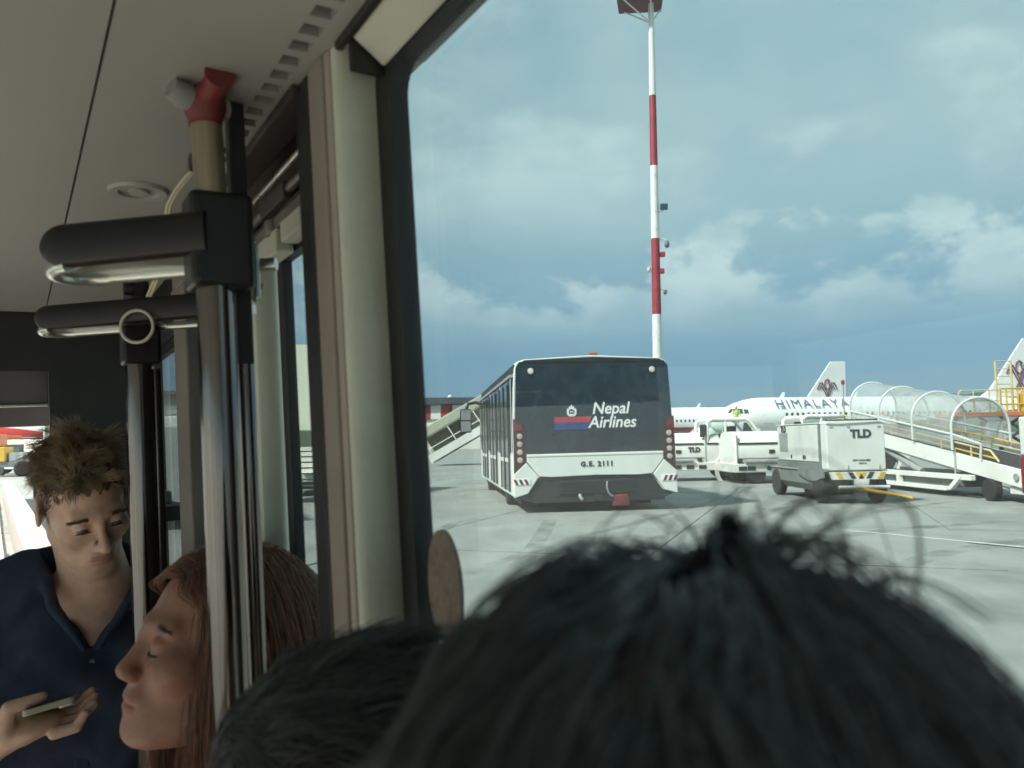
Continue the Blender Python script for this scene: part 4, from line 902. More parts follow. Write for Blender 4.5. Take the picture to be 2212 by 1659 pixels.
def red_unit():
    b = empty('service_trolley', (9.47, 13.4, 0), math.radians(0)); tag(b, 'red and white service trolley cut by the right edge of the frame', 'trolley')
    MB().box((-.17, 0, .32), (.9, .8, 1.02)).build('cabinet', mat('deep_red', (.20, .012, .03), .4), b, .02)
    MB().box((-.19, .05, 1.02), (.86, .75, 1.72)).build('upper_box', w_paint2, b, .03)
    MB().lathe([(.02, 0), (.08, .01), (.085, .06), (.02, .08)], 14, R=rotx(math.pi / 2), c=(-.1, 0, 1.2)).build('lamp', w_paint, b)
    for x in (0, .75): wheel(b, (x, .1, .14), .14, .1, 'y'); wheel(b, (x, .7, .14), .14, .1, 'y')
red_unit()
# ---------------------------------------------------------------- passenger stair trucks
def stair_truck(scale_canopy=1.0):
    # foot at x=0, climbs towards +x, side faces -y
    b = empty('stair_truck'); an = math.radians(31); ca, sa = math.cos(an), math.sin(an); Ln = 6.4
    def q(s, h): return (s * ca - h * sa, .25 + s * sa + h * ca)
    def slab(name, s0, s1, h0, h1, y0, y1, m, par, bev=.01):
        return MB().prism([q(s0, h0), q(s1, h0), q(s1, h1), q(s0, h1)], y0, y1).build(name, m, par, bev)
    slab('stringer', .05, Ln, -.15, .42, -.95, -.88, w_paint, b); slab('stringer', .05, Ln, -.15, .42, .88, .95, w_paint, b)
    slab('stringer_edge', .2, Ln * .85, -.18, -.10, -.99, -.955, k_plast, b)
    for k in range(18): 
        x, z = q(.3 + k * .34, .12); MB().box((x, -.87, z), (x + .30, .87, z + .04)).build('tread', k_steel, b)
    # canopy and glazed side
    slab('canopy', .35, Ln + .3, 1.50, 2.12, -1.0, 1.0, olive, b, .05)
    for s in (.35, 2.1, 3.95, Ln - .1): slab('canopy_post', s, s + .07, .42, 1.50, -.97, -.91, w_paint, b)
    for h in (.72, 1.46): slab('side_rail', .35, Ln, h, h + .06, -.96, -.91, w_paint, b)
    slab('far_panel', .4, Ln, .42, 1.5, .93, .95, mat('canvas_tan', (.30, .28, .18), .8, var=.4, scale=2.5), b)
    slab('side_panel', 4.0, Ln, .42, .72, -.955, -.92, w_paint, b)
    # truck under the stairs
    tx = 3.2
    MB().box((tx, -.9, .5), (tx + 4.3, .9, .78)).build('truck_bed', w_paint, b, .03)
    MB().prism([(tx + 2.0, .45), (tx + 4.3, .45), (tx + 4.3, 1.3), (tx + 3.6, 1.9), (tx + 2.2, 1.9)], -.92, .92).build('cab', w_paint, b, .06)
    MB().box((tx + .1, -.93, .45), (tx + .9, -.85, .95)).build('tool_box', w_paint2, b, .04)
    MB().prism([(tx + 2.45, 1.25), (tx + 4.1, 1.25), (tx + 3.55, 1.82), (tx + 2.45, 1.82)], -.935, -.915).build('cab_window', g_side, b)
    slab('lift_panel', 4.6, 6.2, -.75, -.2, -.93, -.88, mat('panel_dark_grey', (.10, .11, .11), .6), b)
    for x in (tx + .5, tx + 3.4):
        for y in (-.8, .8): wheel(b, (x, y, .36), .36, .24, 'y')
    MB().box((tx + .2, -.6, .25), (tx + 4.0, .6, .5)).build('underframe', k_plast, b)
    return b
s1 = stair_truck(); s1.location = ground_at(932, 48.0); s1.scale = (1.0, 1.0, .93)
tag(s1, 'white passenger stair truck with olive canopy just left of the airline bus', 'stairs', 'passenger stair trucks')
s2 = copy_tree(s1); s2.location = ground_at(632, 19.0); s2.scale = (.78, .78, .80); s2.rotation_euler = (0, 0, math.radians(97))
tag(s2, 'pale stair truck seen through the narrow door glass left of the cream pillar', 'stairs', 'passenger stair trucks')
# ---------------------------------------------------------------- buildings
def terminal():
    o = ground_at(893, 150.0); b = empty('terminal_building', o, math.radians(-4)); tag(b, 'low airport building with red and white wall panels and dark roof beyond the stair truck', 'building')
    MB().box((0, 0, 0), (34, 14, 4.6)).build('wall', mat('wall_cream', (.60, .58, .52), .8, var=.08, scale=.5), b)
    MB().prism([(.3, 8.9), (2.6, 10.1), (36, 9.6), (36, 8.95), (.3, 8.7)], -1.0, 15).build('roof', mat('roof_slate', (.05, .06, .075), .7), b)
    MB().box((.0, .3, 4.6), (34, 13.5, 8.68)).build('upper_wall', mat('wall_white', (.66, .65, .60), .8, var=.06), b)
    for k in range(15):
        x = 1.35 + k * 2.15
        MB().box((x, -.05, 5.9), (x + 1.95, .30, 8.66)).build('wall_panel', red_paint if k % 2 == 0 else mat('panel_white', (.66, .66, .60), .8, var=.08), b, .03)
    for k in range(6): MB().box((.6 + k * 5, -.04, 3.0), (4.6 + k * 5, .0, 4.0)).build('window', k_plast, b)
    MB().lathe([(.5, 0), (.5, .8), (.2, 1.1)], 12, c=(7, 2, 9.6)).build('roof_vent', w_paint2, b)
terminal()
def grey_hall():
    o = ground_at(250, 60.0); b = empty('grey_hall', o, math.radians(12)); tag(b, 'grey terminal hall seen through the farthest bus side window', 'building')
    MB().box((-2, 0, 0), (16, 10, 5.6)).build('wall', mat('hall_grey', (.36, .38, .36), .8, var=.08, scale=.6), b)
    for z in (1.2, 2.6, 4.0): MB().box((-2, -.12, z), (16, 0, z + .35)).build('wall_rib', mat('hall_pale', (.55, .57, .54), .7), b)
    MB().box((-2.3, -.3, 5.6), (16.3, 10.3, 5.9)).build('roof', k_grey, b)
grey_hall()
def van(m_body, label, loc, rz, group):
    b = empty('parked_van', loc, rz); tag(b, label, 'van', group)
    MB().prism([(-2.3, .35), (2.3, .35), (2.3, .95), (2.05, 1.1), (1.45, 1.85), (1.2, 2.0), (-2.2, 2.0), (-2.3, 1.8)], -.9, .9).build('body', m_body, b, .06, seg=3)
    MB().prism([(1.2, 1.15), (1.9, 1.15), (1.42, 1.75), (1.2, 1.75)], -.915, .915).build('side_window', g_side, b)
    MB().prism([(-.4, 1.15), (1.08, 1.15), (1.08, 1.75), (-.4, 1.75)], -.915, .915).build('side_window', g_side, b)
    MB().hexa([(2.16, -.78, 1.02), (2.16, .78, 1.02), (2.12, .78, 1.06), (2.12, -.78, 1.06), (1.58, -.74, 1.78), (1.58, .74, 1.78), (1.52, .74, 1.80), (1.52, -.74, 1.80)]).build('windscreen', g_side, b)
    MB().box((2.28, -.85, .35), (2.42, .85, .6)).build('bumper', k_plast, b, .03)
    for y in (-.66, .66): MB().box((2.29, y - .16, .72), (2.325, y + .16, .88)).build('headlight', p_lamp, b, .02)
    for x in (-1.4, 1.4):
        for y in (-.82, .82): wheel(b, (x, y, .34), .34, .2, 'y')
    return b
van(w_paint, 'white van standing beyond the windscreen under the striped airliner', ground_at(72, 44.0), math.radians(160), 'vehicles beyond the windscreen')
van(w_paint2, 'pale van seen through the farthest side window of the bus', ground_at(352, 15.5), math.radians(114), None)
def loader_small(label, loc, rz):
    b = empty('cargo_loader', loc, rz); tag(b, label, 'loader', 'vehicles beyond the windscreen')
    MB().box((-1.6, -.8, .5), (1.6, .8, .8)).build('chassis', k_grey, b, .03); MB().box((-.2, -.85, .8), (1.5, .85, 1.6)).build('body', y_paint, b, .05)
    MB().box((.1, -.86, 1.6), (1.3, .86, 2.3)).build('cab_frame', o_paint, b, .08); MB().box((.25, -.88, 1.7), (1.15, .88, 2.15)).build('cab_window', g_side, b)
    MB().box((-1.5, -.6, .8), (-.3, .6, 1.3)).build('deck', w_paint2, b, .03)
    for x in (-1.0, 1.0):
        for y in (-.75, .75): wheel(b, (x, y, .42), .42, .25, 'y')
loader_small('yellow and orange cargo loader beyond the windscreen at the left edge', ground_at(12, 42.0), math.radians(200))
loader_small('yellow cargo loader between the white van and the left edge beyond the windscreen', ground_at(36, 47.0), math.radians(185))
def far_left():
    b = empty('brick_shed', ground_at(-30, 75.0)); tag(b, 'low brown shed behind the vehicles beyond the windscreen', 'building')
    MB().box((-6, 0, 0), (12, 6, 2.4)).build('wall', mat('shed_brown', (.30, .13, .09), .8, var=.15), b); MB().box((-6.3, -.4, 2.4), (12.3, 6.4, 2.6)).build('roof', k_steel, b)
    p = empty('sign_pole', ground_at(97, 30.0)); tag(p, 'thin white sign pole seen at the right edge of the windscreen', 'pole')
    MB().tube([(0, 0, 0), (0, 0, 5.5)], .07, 10).build('post', w_paint, p, smooth=50)
    MB().box((.12, -.02, 1.9), (.62, .02, 3.4)).build('panel', w_paint, p, .01); text('STAND', .14, t_blue, p, (.37, -.026, 2.9), RFACE); MB().box((.2, -.03, 2.2), (.55, -.021, 2.5)).build('panel_mark', red_paint, p)
    # ribbed concrete parapet beside a stepped walk
    P0 = np.array([-14.9, 22.6, 0]); P1 = np.array([-2.5, 4.27, 0]); d = P1 - P0; Lh = np.linalg.norm(d[:2]); ang = math.atan2(d[1], d[0])
    w = empty('concrete_parapet', (P0[0], P0[1], -.1), ang); tag(w, 'ribbed low concrete wall running away along the walkway at left', 'wall')
    cm = mat('parapet_concrete', (.46, .43, .40), .9, var=.12, scale=1.2, bump=.3, stain=(.3, .27, .24), stain_amt=.5)
    MB().box((0, 0, 0), (Lh, .18, .55)).build('wall_core', cm, w, .01); MB().box((-.05, -.03, .55), (Lh, .21, .64)).build('coping', cm, w, .012)
    k = 0; x = .2; rb = MB().box((0, -.022, .02), (.12, .0, .545)).mesh('rib', cm)
    while x < Lh - .1:
        o = bpy.data.objects.new('rib', rb); COL.objects.link(o); o.parent = w; o.location = (x, 0, 0); x += .34
    s = MB(); x = 0; st = MB().box((0, 0, 0), (.90, 2.2, .14)).mesh('paving', mat('walk_concrete', (.52, .48, .45), .9, var=.12, scale=1.5, bump=.3, world_pos=True))
    wk = empty('walkway', (P0[0], P0[1], -.1), ang); wk['kind'] = 'structure'
    while x < Lh:
        o = bpy.data.objects.new('paving', st); COL.objects.link(o); o.parent = wk; o.location = (x, -2.35, .0 + .012 * (int(x * 3) % 3)); x += .93
far_left()
# ---------------------------------------------------------------- hills behind the airfield
def hills():
    for nm, dist, h0, x0, x1, sd in (('hills', 9000, 620, -9000, 14000, 1), ('hills', 14000, 1500, -14000, 16000, 5)):
        r = np.random.default_rng(sd); n = 90; xs = np.linspace(x0, x1, n); hgt = np.zeros(n)
        for f in (1, 2, 4, 8, 16, 30): hgt += np.sin(xs / (x1 - x0) * 6.28 * f + r.uniform(0, 6.28)) * r.uniform(.5, 1) / f
        hgt = h0 * (.62 + .22 * hgt); hgt *= np.clip(1.05 - np.abs(xs - x0 - (x1 - x0) * .3) / (x1 - x0) * 1.0, .25, 1)
        rows = []
        for t in np.linspace(0, 1, 9):
            rows.append([(x, dist + 3500 * (t - .5) * 2 + 200 * math.sin(x / 700 + t * 5), max(-2, h * math.sin(math.pi * t) ** .8 * (1 + .08 * math.sin(x / 310 + 9 * t)) - 2)) for x, h in zip(xs, hgt)])
        o = MB().loft(rows, cap=False, closed=False).build(nm, mat('forest_hill', (.045, .07, .04), .9, var=.3, scale=.002, world_pos=True), smooth=70); o['kind'] = 'structure'
hills()
# ------------------------------------------------------------------ people: bodies grown as one smooth surface from a distance field
def ell(p, c, r, R=None):
    q = p - np.array(c)
    if R is not None: q = q @ np.array(R)
    r = np.array(r); k0 = np.linalg.norm(q / r, axis=1); k1 = np.linalg.norm(q / (r * r), axis=1) + 1e-9
    return k0 * (k0 - 1) / k1
def cap(p, a, b, ra, rb=None):
    rb = ra if rb is None else rb; a = np.array(a, float); b = np.array(b, float); ba = b - a
    h = np.clip(((p - a) @ ba) / (ba @ ba), 0, 1); return np.linalg.norm(p - a - h[:, None] * ba, axis=1) - (ra + (rb - ra) * h)
def smin(a, b, k): h = np.clip(.5 + .5 * (b - a) / k, 0, 1); return b + (a - b) * h - k * h * (1 - h)
def smax(a, b, k): return -smin(-a, -b, k)
def surf(fn, lo, hi, h):
    lo = np.array(lo, float); hi = np.array(hi, float); C4 = 4
    n = (np.ceil((hi - lo) / (h * C4)).astype(int)) * C4 + 1
    ax = [lo[i] + h * np.arange(n[i]) for i in range(3)]
    cg = np.stack(np.meshgrid(*[a[::C4] for a in ax], indexing='ij'), -1); cs = cg.shape[:3]
    dc = fn(cg.reshape(-1, 3)).reshape(cs)
    D = np.repeat(np.repeat(np.repeat(dc, C4, 0), C4, 1), C4, 2)[:n[0], :n[1], :n[2]]
    near = np.abs(D) < h * C4 * 2.4
    ii = np.argwhere(near); pts = lo + h * ii
    D[near] = fn(pts)
    S = D < 0
    cell = sum(S[i:n[0] - 1 + i, j:n[1] - 1 + j, k:n[2] - 1 + k].astype(np.int8) for i in (0, 1) for j in (0, 1) for k in (0, 1))
    act = (cell > 0) & (cell < 8); ci = np.argwhere(act); idx = -np.ones(act.shape, int); idx[act] = np.arange(len(ci))
    acc = np.zeros((len(ci), 3)); cnt = np.zeros(len(ci))
    cor = [(i, j, k) for i in (0, 1) for j in (0, 1) for k in (0, 1)]
    for a in cor:
        for ax_ in range(3):
            if a[ax_] == 1: continue
            b = list(a); b[ax_] = 1
            da = D[ci[:, 0] + a[0], ci[:, 1] + a[1], ci[:, 2] + a[2]]; db = D[ci[:, 0] + b[0], ci[:, 1] + b[1], ci[:, 2] + b[2]]
            m = (da < 0) != (db < 0); t = np.where(m, da / np.where(m, da - db, 1), 0)
            pt = np.array(a, float)[None] + t[:, None] * (np.array(b) - np.array(a))[None]
            acc[m] += pt[m]; cnt[m] += 1
    V = lo + h * (ci + acc / cnt[:, None]); F = []
    for a in range(3):
        b, c = (a + 1) % 3, (a + 2) % 3
        sl0 = [slice(None)] * 3; sl1 = [slice(None)] * 3; sl0[a] = slice(0, -1); sl1[a] = slice(1, None)
        ch = np.argwhere(S[tuple(sl0)] != S[tuple(sl1)]); ok = (ch[:, b] > 0) & (ch[:, c] > 0) & (ch[:, b] < n[b] - 1) & (ch[:, c] < n[c] - 1); ch = ch[ok]
        eb = np.zeros(3, int); eb[b] = 1; ec = np.zeros(3, int); ec[c] = 1
        q = [idx[tuple((ch - o).T)] for o in (0 * eb, eb, eb + ec, ec)]
        Q = np.stack(q, 1); fl = S[tuple(ch.T)]; Q[~fl] = Q[~fl][:, ::-1]; F.append(Q[(Q >= 0).all(1)])
    return V, np.concatenate(F)
def grow(name, fn, lo, hi, h, mats, parent, classify=None, smooth_it=1):
    V, F = surf(fn, lo, hi, h)
    me = bpy.data.meshes.new(name); me.from_pydata(V.tolist(), [], F.tolist())
    for m in mats: me.materials.append(m)
    if classify is not None: me.polygons.foreach_set('material_index', classify(V[F].mean(1)).astype(int))
    me.polygons.foreach_set('use_smooth', [True] * len(me.polygons)); me.update()
    o = bpy.data.objects.new(name, me); COL.objects.link(o); o.parent = parent
    if smooth_it: s = o.modifiers.new('smooth', 'SMOOTH'); s.factor = .5; s.iterations = smooth_it
    return o
def head_d(q, P_=None):       # head-local: x side, y forward, z up; eyes at z 0, chin near -.115, top .115
    g = dict(nose=1.0, jaw=1.0, lips=1.0, lid=.0035, lipf=0.0, cheek=1.0); g.update(P_ or {})
    x = np.abs(q[:, 0]); s = np.stack([x, q[:, 1], q[:, 2]], 1)
    d = ell(q, (0, -.014, .034), (.0755, .096, .083))
    d = smin(d, ell(q, (0, .030, -.028), (.060, .060, .078)), .030)
    d = smin(d, ell(q, (0, .042, -.076), (.046 * g['jaw'], .046, .036)), .024)
    d = smin(d, cap(s, (.050, .0, -.055), (.022, .068, -.092), .015, .015), .026)
    d = smin(d, ell(q, (0, .078, -.098), (.020, .016, .015)), .018)
    d = smin(d, ell(s, (.043, .060 * (.6 + .4 * g['cheek']), -.024), (.023 * g['cheek'], .022 * g['cheek'], .020 * g['cheek'])), .020)
    d = smin(d, cap(s, (0, .0865, .017), (.042, .074, .019), .0095, .0085), .014)
    d = smax(d, -ell(s, (.031, .104, -.001), (.019, .020, .0125)), .012)
    n = g['nose']
    d = smin(d, cap(q, (0, .088, .006), (0, .109 * n, -.030), .0065, .0105), .010)
    d = smin(d, ell(q, (0, .110 * n, -.033), (.0115, .0105, .0095)), .007)
    d = smin(d, ell(s, (.0125, .100, -.036), (.0075, .010, .0072)), .006)
    d = smax(d, -ell(s, (.0062, .107, -.0445), (.0035, .0050, .0035)), .002)
    d = smin(d, ell(q, (0, .083, -.062), (.027, .016, .020)), .012)
    d = smin(d, ell(q, (0, .0955 + g['lipf'], -.0605), (.021, .0080, .0055 * g['lips'])), .005)
    d = smin(d, ell(q, (0, .0940 + g['lipf'], -.0715), (.018, .0085, .0062 * g['lips'])), .005)
    d = smax(d, -cap(s, (0, .1045 + g['lipf'], -.0660), (.025, .0955 + g['lipf'], -.0675), .0018, .0012), .003)
    d = smin(d, ell(s, (.031, .0775, g['lid']), (.0155, .0135, .0125)), .004)       # upper lids
    d = smin(d, ell(s, (.031, .0775, -.010), (.015, .0115, .0052)), .005)
    er = smax(ell(s, (.0785, -.012, -.008), (.0075, .019, .031), rotz(-.35)), -ell(s, (.0855, -.008, -.006), (.0065, .011, .019), rotz(-.35)), .004)
    return smin(d, er, .007)
def skin_mat(name, col, lip=0):
    if name in MATS: return MATS[name]
    m = mat(name, col, .50, var=.16, scale=38, bump=.15, bscale=420, spec=.4)
    b = m.node_tree.nodes['Principled BSDF']; b.inputs['Subsurface Weight'].default_value = .12; b.inputs['Subsurface Radius'].default_value = (.012, .005, .003); b.inputs['Subsurface Scale'].default_value = .6
    return m
def strands(name, paths, radius, m, parent):
    N = len(paths); k = paths.shape[1]
    hc = bpy.data.hair_curves.new(name); hc.add_curves([k] * N)
    hc.points.foreach_set('position', np.ascontiguousarray(paths, dtype=np.float32).ravel())
    t = np.linspace(0, 1, k); r = radius * (1 - .75 * t ** 2)
    hc.points.foreach_set('radius', np.tile(r, N).astype(np.float32)); hc.materials.append(m)
    o = bpy.data.objects.new(name, hc); COL.objects.link(o); o.parent = parent; return o
def hair_mat(name, col, rough=.38, var=.35):
    m = bpy.data.materials.new(name); m.use_nodes = True; nt = m.node_tree; b = nt.nodes['Principled BSDF']
    hi = nt.nodes.new('ShaderNodeHairInfo'); r = nt.nodes.new('ShaderNodeValToRGB'); e = r.color_ramp.elements
    e[0].color = (*[c * (1 - var) for c in col], 1); e[1].color = (*[c * (1 + var) for c in col], 1)
    nt.links.new(hi.outputs['Random'], r.inputs[0]); nt.links.new(r.outputs[0], b.inputs['Base Color'])
    b.inputs['Roughness'].default_value = rough; b.inputs['Specular IOR Level'].default_value = .5; MATS[name] = m; return m
SKC, SKR = np.array([0, -.014, .034]), np.array([.0755, .096, .083])
def scalp(n, cond, grow_=1.0):
    v = rng.normal(size=(n * 4, 3)); v /= np.linalg.norm(v, axis=1)[:, None]; p = SKC + v * SKR * grow_
    return p[cond(p)][:n]
def push_out(p, k):       # keep points outside a scaled skull
    q = (p - SKC) / SKR; l = np.linalg.norm(q, axis=-1, keepdims=True); kk = k if np.ndim(k) == 0 else k[:, None]
    return np.where(l < kk, SKC + q / l * kk * SKR, p)
def pframe(x, y, depth):  # person frame: x to image right, y away, z up; origin at the head centre
    c = P(x, y, depth); d = c - CAMP; a = math.atan2(d[0], d[1]); R = rotz(-a); return c, R
def head_R(yaw, pitch, roll): return roty(math.radians(roll)) @ rotz(math.radians(yaw)) @ rotx(math.radians(pitch)) @ rotz(math.pi)
def person_root(c, R, label, group='passengers standing in the bus'):
    # empty on the bus floor under the head; returns the offset from head centre to floor
    fz = CAMP[2] - 1.65 * BW[2] - ((c - CAMP) @ BA) * 0 ; fl = -.2 + .0
    M = Matrix.Identity(4)
    for i in range(3):
        for j in range(3): M[i][j] = R[i][j]
        M[i][3] = c[i]
    M[2][3] = fl
    o = empty('person', matrix=M); tag(o, label, 'person', group); return o, c[2] - fl
# ---------------------------------------------------------------- man with the phone
def man():
    c, R = pframe(178, 1082, 1.42); root, hz = person_root(c, R, 'fair haired man in open dark shirt looking down at the phone in his hand')
    O = np.array([0, 0, hz]); HR = head_R(15, 31, -12) @ np.diag([.89, 1.0, 1.04])
    HI = np.linalg.inv(HR).T
    sk = skin_mat('skin_fair', (.62, .41, .32)); lip = skin_mat('lips_fair', (.48, .26, .21)); sc = mat('scalp_brown', (.10, .07, .045), .8)
    nb = np.array([.030, .060, -.165])
    W_ = np.array([-.105, -.115, -.365])
    EL = np.array([-.245, .02, -.50])
    def hand(p):
        d = ell(p, (-.062, -.135, -.352), (.046, .043, .0175), roty(-.22))
        d = smin(d, cap(p, W_, (-.085, -.130, -.355), .026, .024), .022)
        for k, yo in enumerate((-.168, -.147, -.126, -.107)):
            ln = (.050, .056, .052, .042)[k]
            zo = (-.358, -.352, -.346, -.341)[k]; a0 = (-.032, yo, zo); a1 = (-.032 + ln * .62, yo - .002, zo + .005); a2 = (-.030 + ln * 1.0 - .006 * (1.5 - k), yo - .001, zo + .024)
            d = smin(d, np.minimum(cap(p, a0, a1, .0098, .0090), cap(p, a1, a2, .0088, .0072)), .0025)
        d = smin(d, np.minimum(cap(p, (-.100, -.158, -.348), (-.094, -.166, -.308), .0145, .0115), cap(p, (-.094, -.166, -.308), (-.050, -.164, -.300), .0115, .0088)), .010)
        return d
    def skin(p):
        p = p - O; q = p @ HI
        d = head_d(q, dict(jaw=.95, lips=.85, lipf=-.004))
        d = smin(d, cap(p, HR @ np.array([0, -.022, -.050]), nb, .052, .060), .022)
        d = smin(d, ell(p, (.018, .088, -.36), (.150, .092, .20)), .05)
        d = smin(d, cap(p, (-.15, .09, -.185), (.15, .10, -.235), .048), .05)
        d = smin(d, cap(p, (-.19, .085, -.22), EL, .046, .040), .03)
        d = smin(d, cap(p, EL, W_, .042, .027), .02)
        return smin(d, hand(p), .012)
    def cls(f):
        q = (f - O) @ HI; k = np.zeros(len(f))
        k[(q[:, 2] > .060 + .004 * np.sin(q[:, 0] * 330) + .003 * np.sin(q[:, 0] * 170 + 1) - .42 * np.maximum(0, -(q[:, 1] - .05))) & (q[:, 2] > -.05)] = 2
        k[(np.abs(q[:, 0]) < .021) & (q[:, 1] > .088) & (q[:, 2] < -.0565) & (q[:, 2] > -.076)] = 1
        return k
    grow('body', skin, O + np.array([-.33, -.22, -.56]), O + np.array([.24, .24, .15]), .0028, [sk, lip, sc], root, cls, 2)
    # eyes, lids lowered
    for s in (-1, 1):
        e = MB(); 
        e.lathe([(.0005, -.0125), (.006, -.011), (.0105, -.0068), (.0125, 0), (.0105, .0068), (.006, .011), (.0005, .0125)], 16, R=HR @ rotx(math.pi / 2), c=O + HR @ np.array([s * .031, .0790, -.0025]))
        e.build('eye', mat('eye_dark', (.10, .08, .07), .2), root, smooth=60)
        pts = [O + HR @ np.array([s * (.031 + .0155 * t), .0905 - .004 * t * t - .002 * max(0, t), -.0065 - .003 * t * t]) for t in np.linspace(-1, 1, 9)]
        MB().tube(pts, [.0004, .0011, .0014, .0015, .0015, .0015, .0014, .0012, .0004], 6).build('eyelash', mat('lash_brown', (.04, .025, .018), .6), root)
    bw = []
    for s in (-1, 1):
        for _ in range(150):
            t = rng.uniform(-1, 1); b0 = np.array([s * (.031 + .021 * t), .0915 - .006 * max(0, t) ** 2 - .003 * t * t, .0155 + .003 * (1 - t * t) + rng.normal() * .0016])
            b1 = b0 + np.array([s * .008, -.001 * (1 + 2 * max(0, t)), .002 - .003 * t]); bw.append([O + HR @ (b0 + (b1 - b0) * k) for k in (0, .5, 1)])
    strands('eyebrows', np.array(bw), .0005, hair_mat('brow_brown', (.10, .06, .035)), root)
    # tousled hair: long on top, clipped sides
    top = scalp(5200, lambda p: (p[:, 2] > .066) & (p[:, 1] > -.11) & (p[:, 1] < .068))
    side = scalp(3600, lambda p: (p[:, 2] <= .072) & (p[:, 2] > -.03 + 1.15 * np.maximum(0, p[:, 1] + .015)) & (p[:, 1] < .068))
    def mk(rt, ln, flow, mess, k=7):
        nr = (rt - SKC) / SKR ** 2; nr /= np.linalg.norm(nr, axis=1)[:, None]
        cl = np.floor(rt / .017).astype(int); hsh = (cl @ np.array([73, 179, 283])) % 997; cr = np.random.default_rng(3).normal(size=(997, 3)); cm = cr[hsh] * mess
        d = nr * .75 + flow + cm + rng.normal(size=rt.shape) * mess * .35; d /= np.linalg.norm(d, axis=1)[:, None]
        L_ = ln * (1 + .35 * np.random.default_rng(4).normal(size=997)[hsh]).clip(.45, 1.7) * rng.uniform(.7, 1.1, len(rt))
        bend = np.cross(d, cr[hsh]) * .9 + np.array([0, .35, -.35])
        cnt_ = np.bincount(hsh, minlength=997).clip(1); cen = np.stack([np.bincount(hsh, rt[:, a_], 997) / cnt_ for a_ in range(3)], 1)[hsh]; cen = np.where(np.linalg.norm(cen - rt, axis=1)[:, None] < .03, cen, rt)
        pts = []
        for t in np.linspace(0, 1, k):
            p = rt + (cen - rt) * (t * .5) + (d * t + bend * t * t * .45) * L_[:, None]; pts.append(push_out(p, 1.0 + .02 * t))
        return np.stack(pts, 1)
    hA = mk(top, .034, np.array([.25, .35, .2]), .55); hB = mk(side, .013, np.array([0, -.1, -.5]), .35)
    hm = hair_mat('hair_blond_brown', (.30, .232, .145), .45, .45); hm2 = hair_mat('hair_brown_short', (.12, .082, .048), .5, .4)
    strands('hair', hA.reshape(-1, 3).dot(HR.T).reshape(hA.shape) + O, .00034, hm, root)
    strands('hair_sides', hB.reshape(-1, 3).dot(HR.T).reshape(hB.shape) + O, .00036, hm2, root)
    # shirt, open at the neck
    cloth = mat('shirt_navy', (.020, .034, .066), .85, var=.3, scale=9, bump=.35, bscale=26)
    VX, VZ = .020, -.272
    def shirt(p):
        p = p - O
        d = ell(p, (.018, .092, -.40), (.188, .114, .28))
        d = smin(d, cap(p, (-.165, .092, -.185), (-.02, .095, -.140), .068, .060), .05)
        d = smin(d, cap(p, (.055, .095, -.155), (.165, .105, -.245), .060, .066), .05)
        d = smin(d, ell(p, (.02, .10, -.72), (.175, .12, .22)), .09)
        d = smin(d, np.minimum(cap(p, (-.195, .088, -.21), EL, .066, .062), cap(p, EL, EL + (W_ - EL) * .18, .062, .058)), .035)
        d = smin(d, cap(p, (.20, .10, -.26), (.24, .06, -.54), .066, .058), .035)
        fold = .0035 * np.sin(p[:, 0] * 46 + p[:, 2] * 26 + 2 * np.sin(p[:, 2] * 21)) + .003 * np.sin(p[:, 2] * 63 - p[:, 0] * 31 + np.sin(p[:, 0] * 37) * 1.7)
        d = d + fold
        w = np.maximum((np.abs(p[:, 0] - VX - .02 * (p[:, 2] - VZ)) - .54 * (p[:, 2] - VZ)) * .86, p[:, 1] - .10)
        d = smax(d, -w, .006)
        nk = cap(p, HR @ np.array([0, -.02, -.03]), nb + np.array([0, -.005, -.015]), .068, .070)
        d = smax(d, -nk, .008)
        # collar stand and lapel edges
        for sx in (-1, 1):
            top_ = np.array([VX + sx * .080, .050, -.128 - (.03 if sx > 0 else 0)]); mid = np.array([VX + sx * .062, -.012, -.185]); bot = np.array([VX + sx * .012, -.028, VZ + .01])
            col = np.minimum(cap(p, top_, mid, .010, .011), cap(p, mid, bot, .011, .006)); d = smin(d, col, .009)
        return d
    so = grow('shirt', shirt, O + np.array([-.36, -.10, -.95]), O + np.array([.33, .26, -.05]), .0058, [cloth], root, None, 1)
    for k, (x, y) in enumerate(((184, 1432), (176, 1541), (170, 1640))):
        z = (1082 - y) / 1200; xx = (x - 178) / 1200 + .016
        f = lambda t: shirt(np.array([[xx, t, z]]) + O)[0]
        ts = np.linspace(-.12, .1, 90); t0 = next((t for t in ts if f(t) < 0), -.02)
        MB().lathe([(.001, .0015), (.0046, .0015), (.0052, -.0005), (.004, -.002), (.001, -.0012)], 14, R=rotx(math.pi / 2), c=O + np.array([xx, t0 - .001, z])).build('button', mat('button_grey', (.16, .18, .20), .3), so, smooth=40)
    MB().box(O + np.array([xx - .012, t0 - .004, z - .1]), O + np.array([xx + .012, t0 + .01, z + .02])).build('placket', cloth, so, .003)
    def legs(p):
        p = p - O; d = ell(p, (.02, .10, -.86), (.165, .115, .14))
        for s in (-1, 1): d = smin(d, np.minimum(cap(p, (.02 + s * .085, .10, -.9), (.02 + s * .10, .09, -1.22), .082, .06), cap(p, (.02 + s * .10, .09, -1.22), (.02 + s * .105, .11, -hz + .07), .06, .045)), .03); d = smin(d, cap(p, (.02 + s * .105, .12, -hz + .045), (.02 + s * .115, -.04, -hz + .035), .042, .034), .02)
        return d
    grow('trousers', legs, O + np.array([-.25, -.12, -hz - .01]), O + np.array([.3, .26, -.70]), .012, [mat('trousers_grey', (.05, .05, .055), .9)], root)
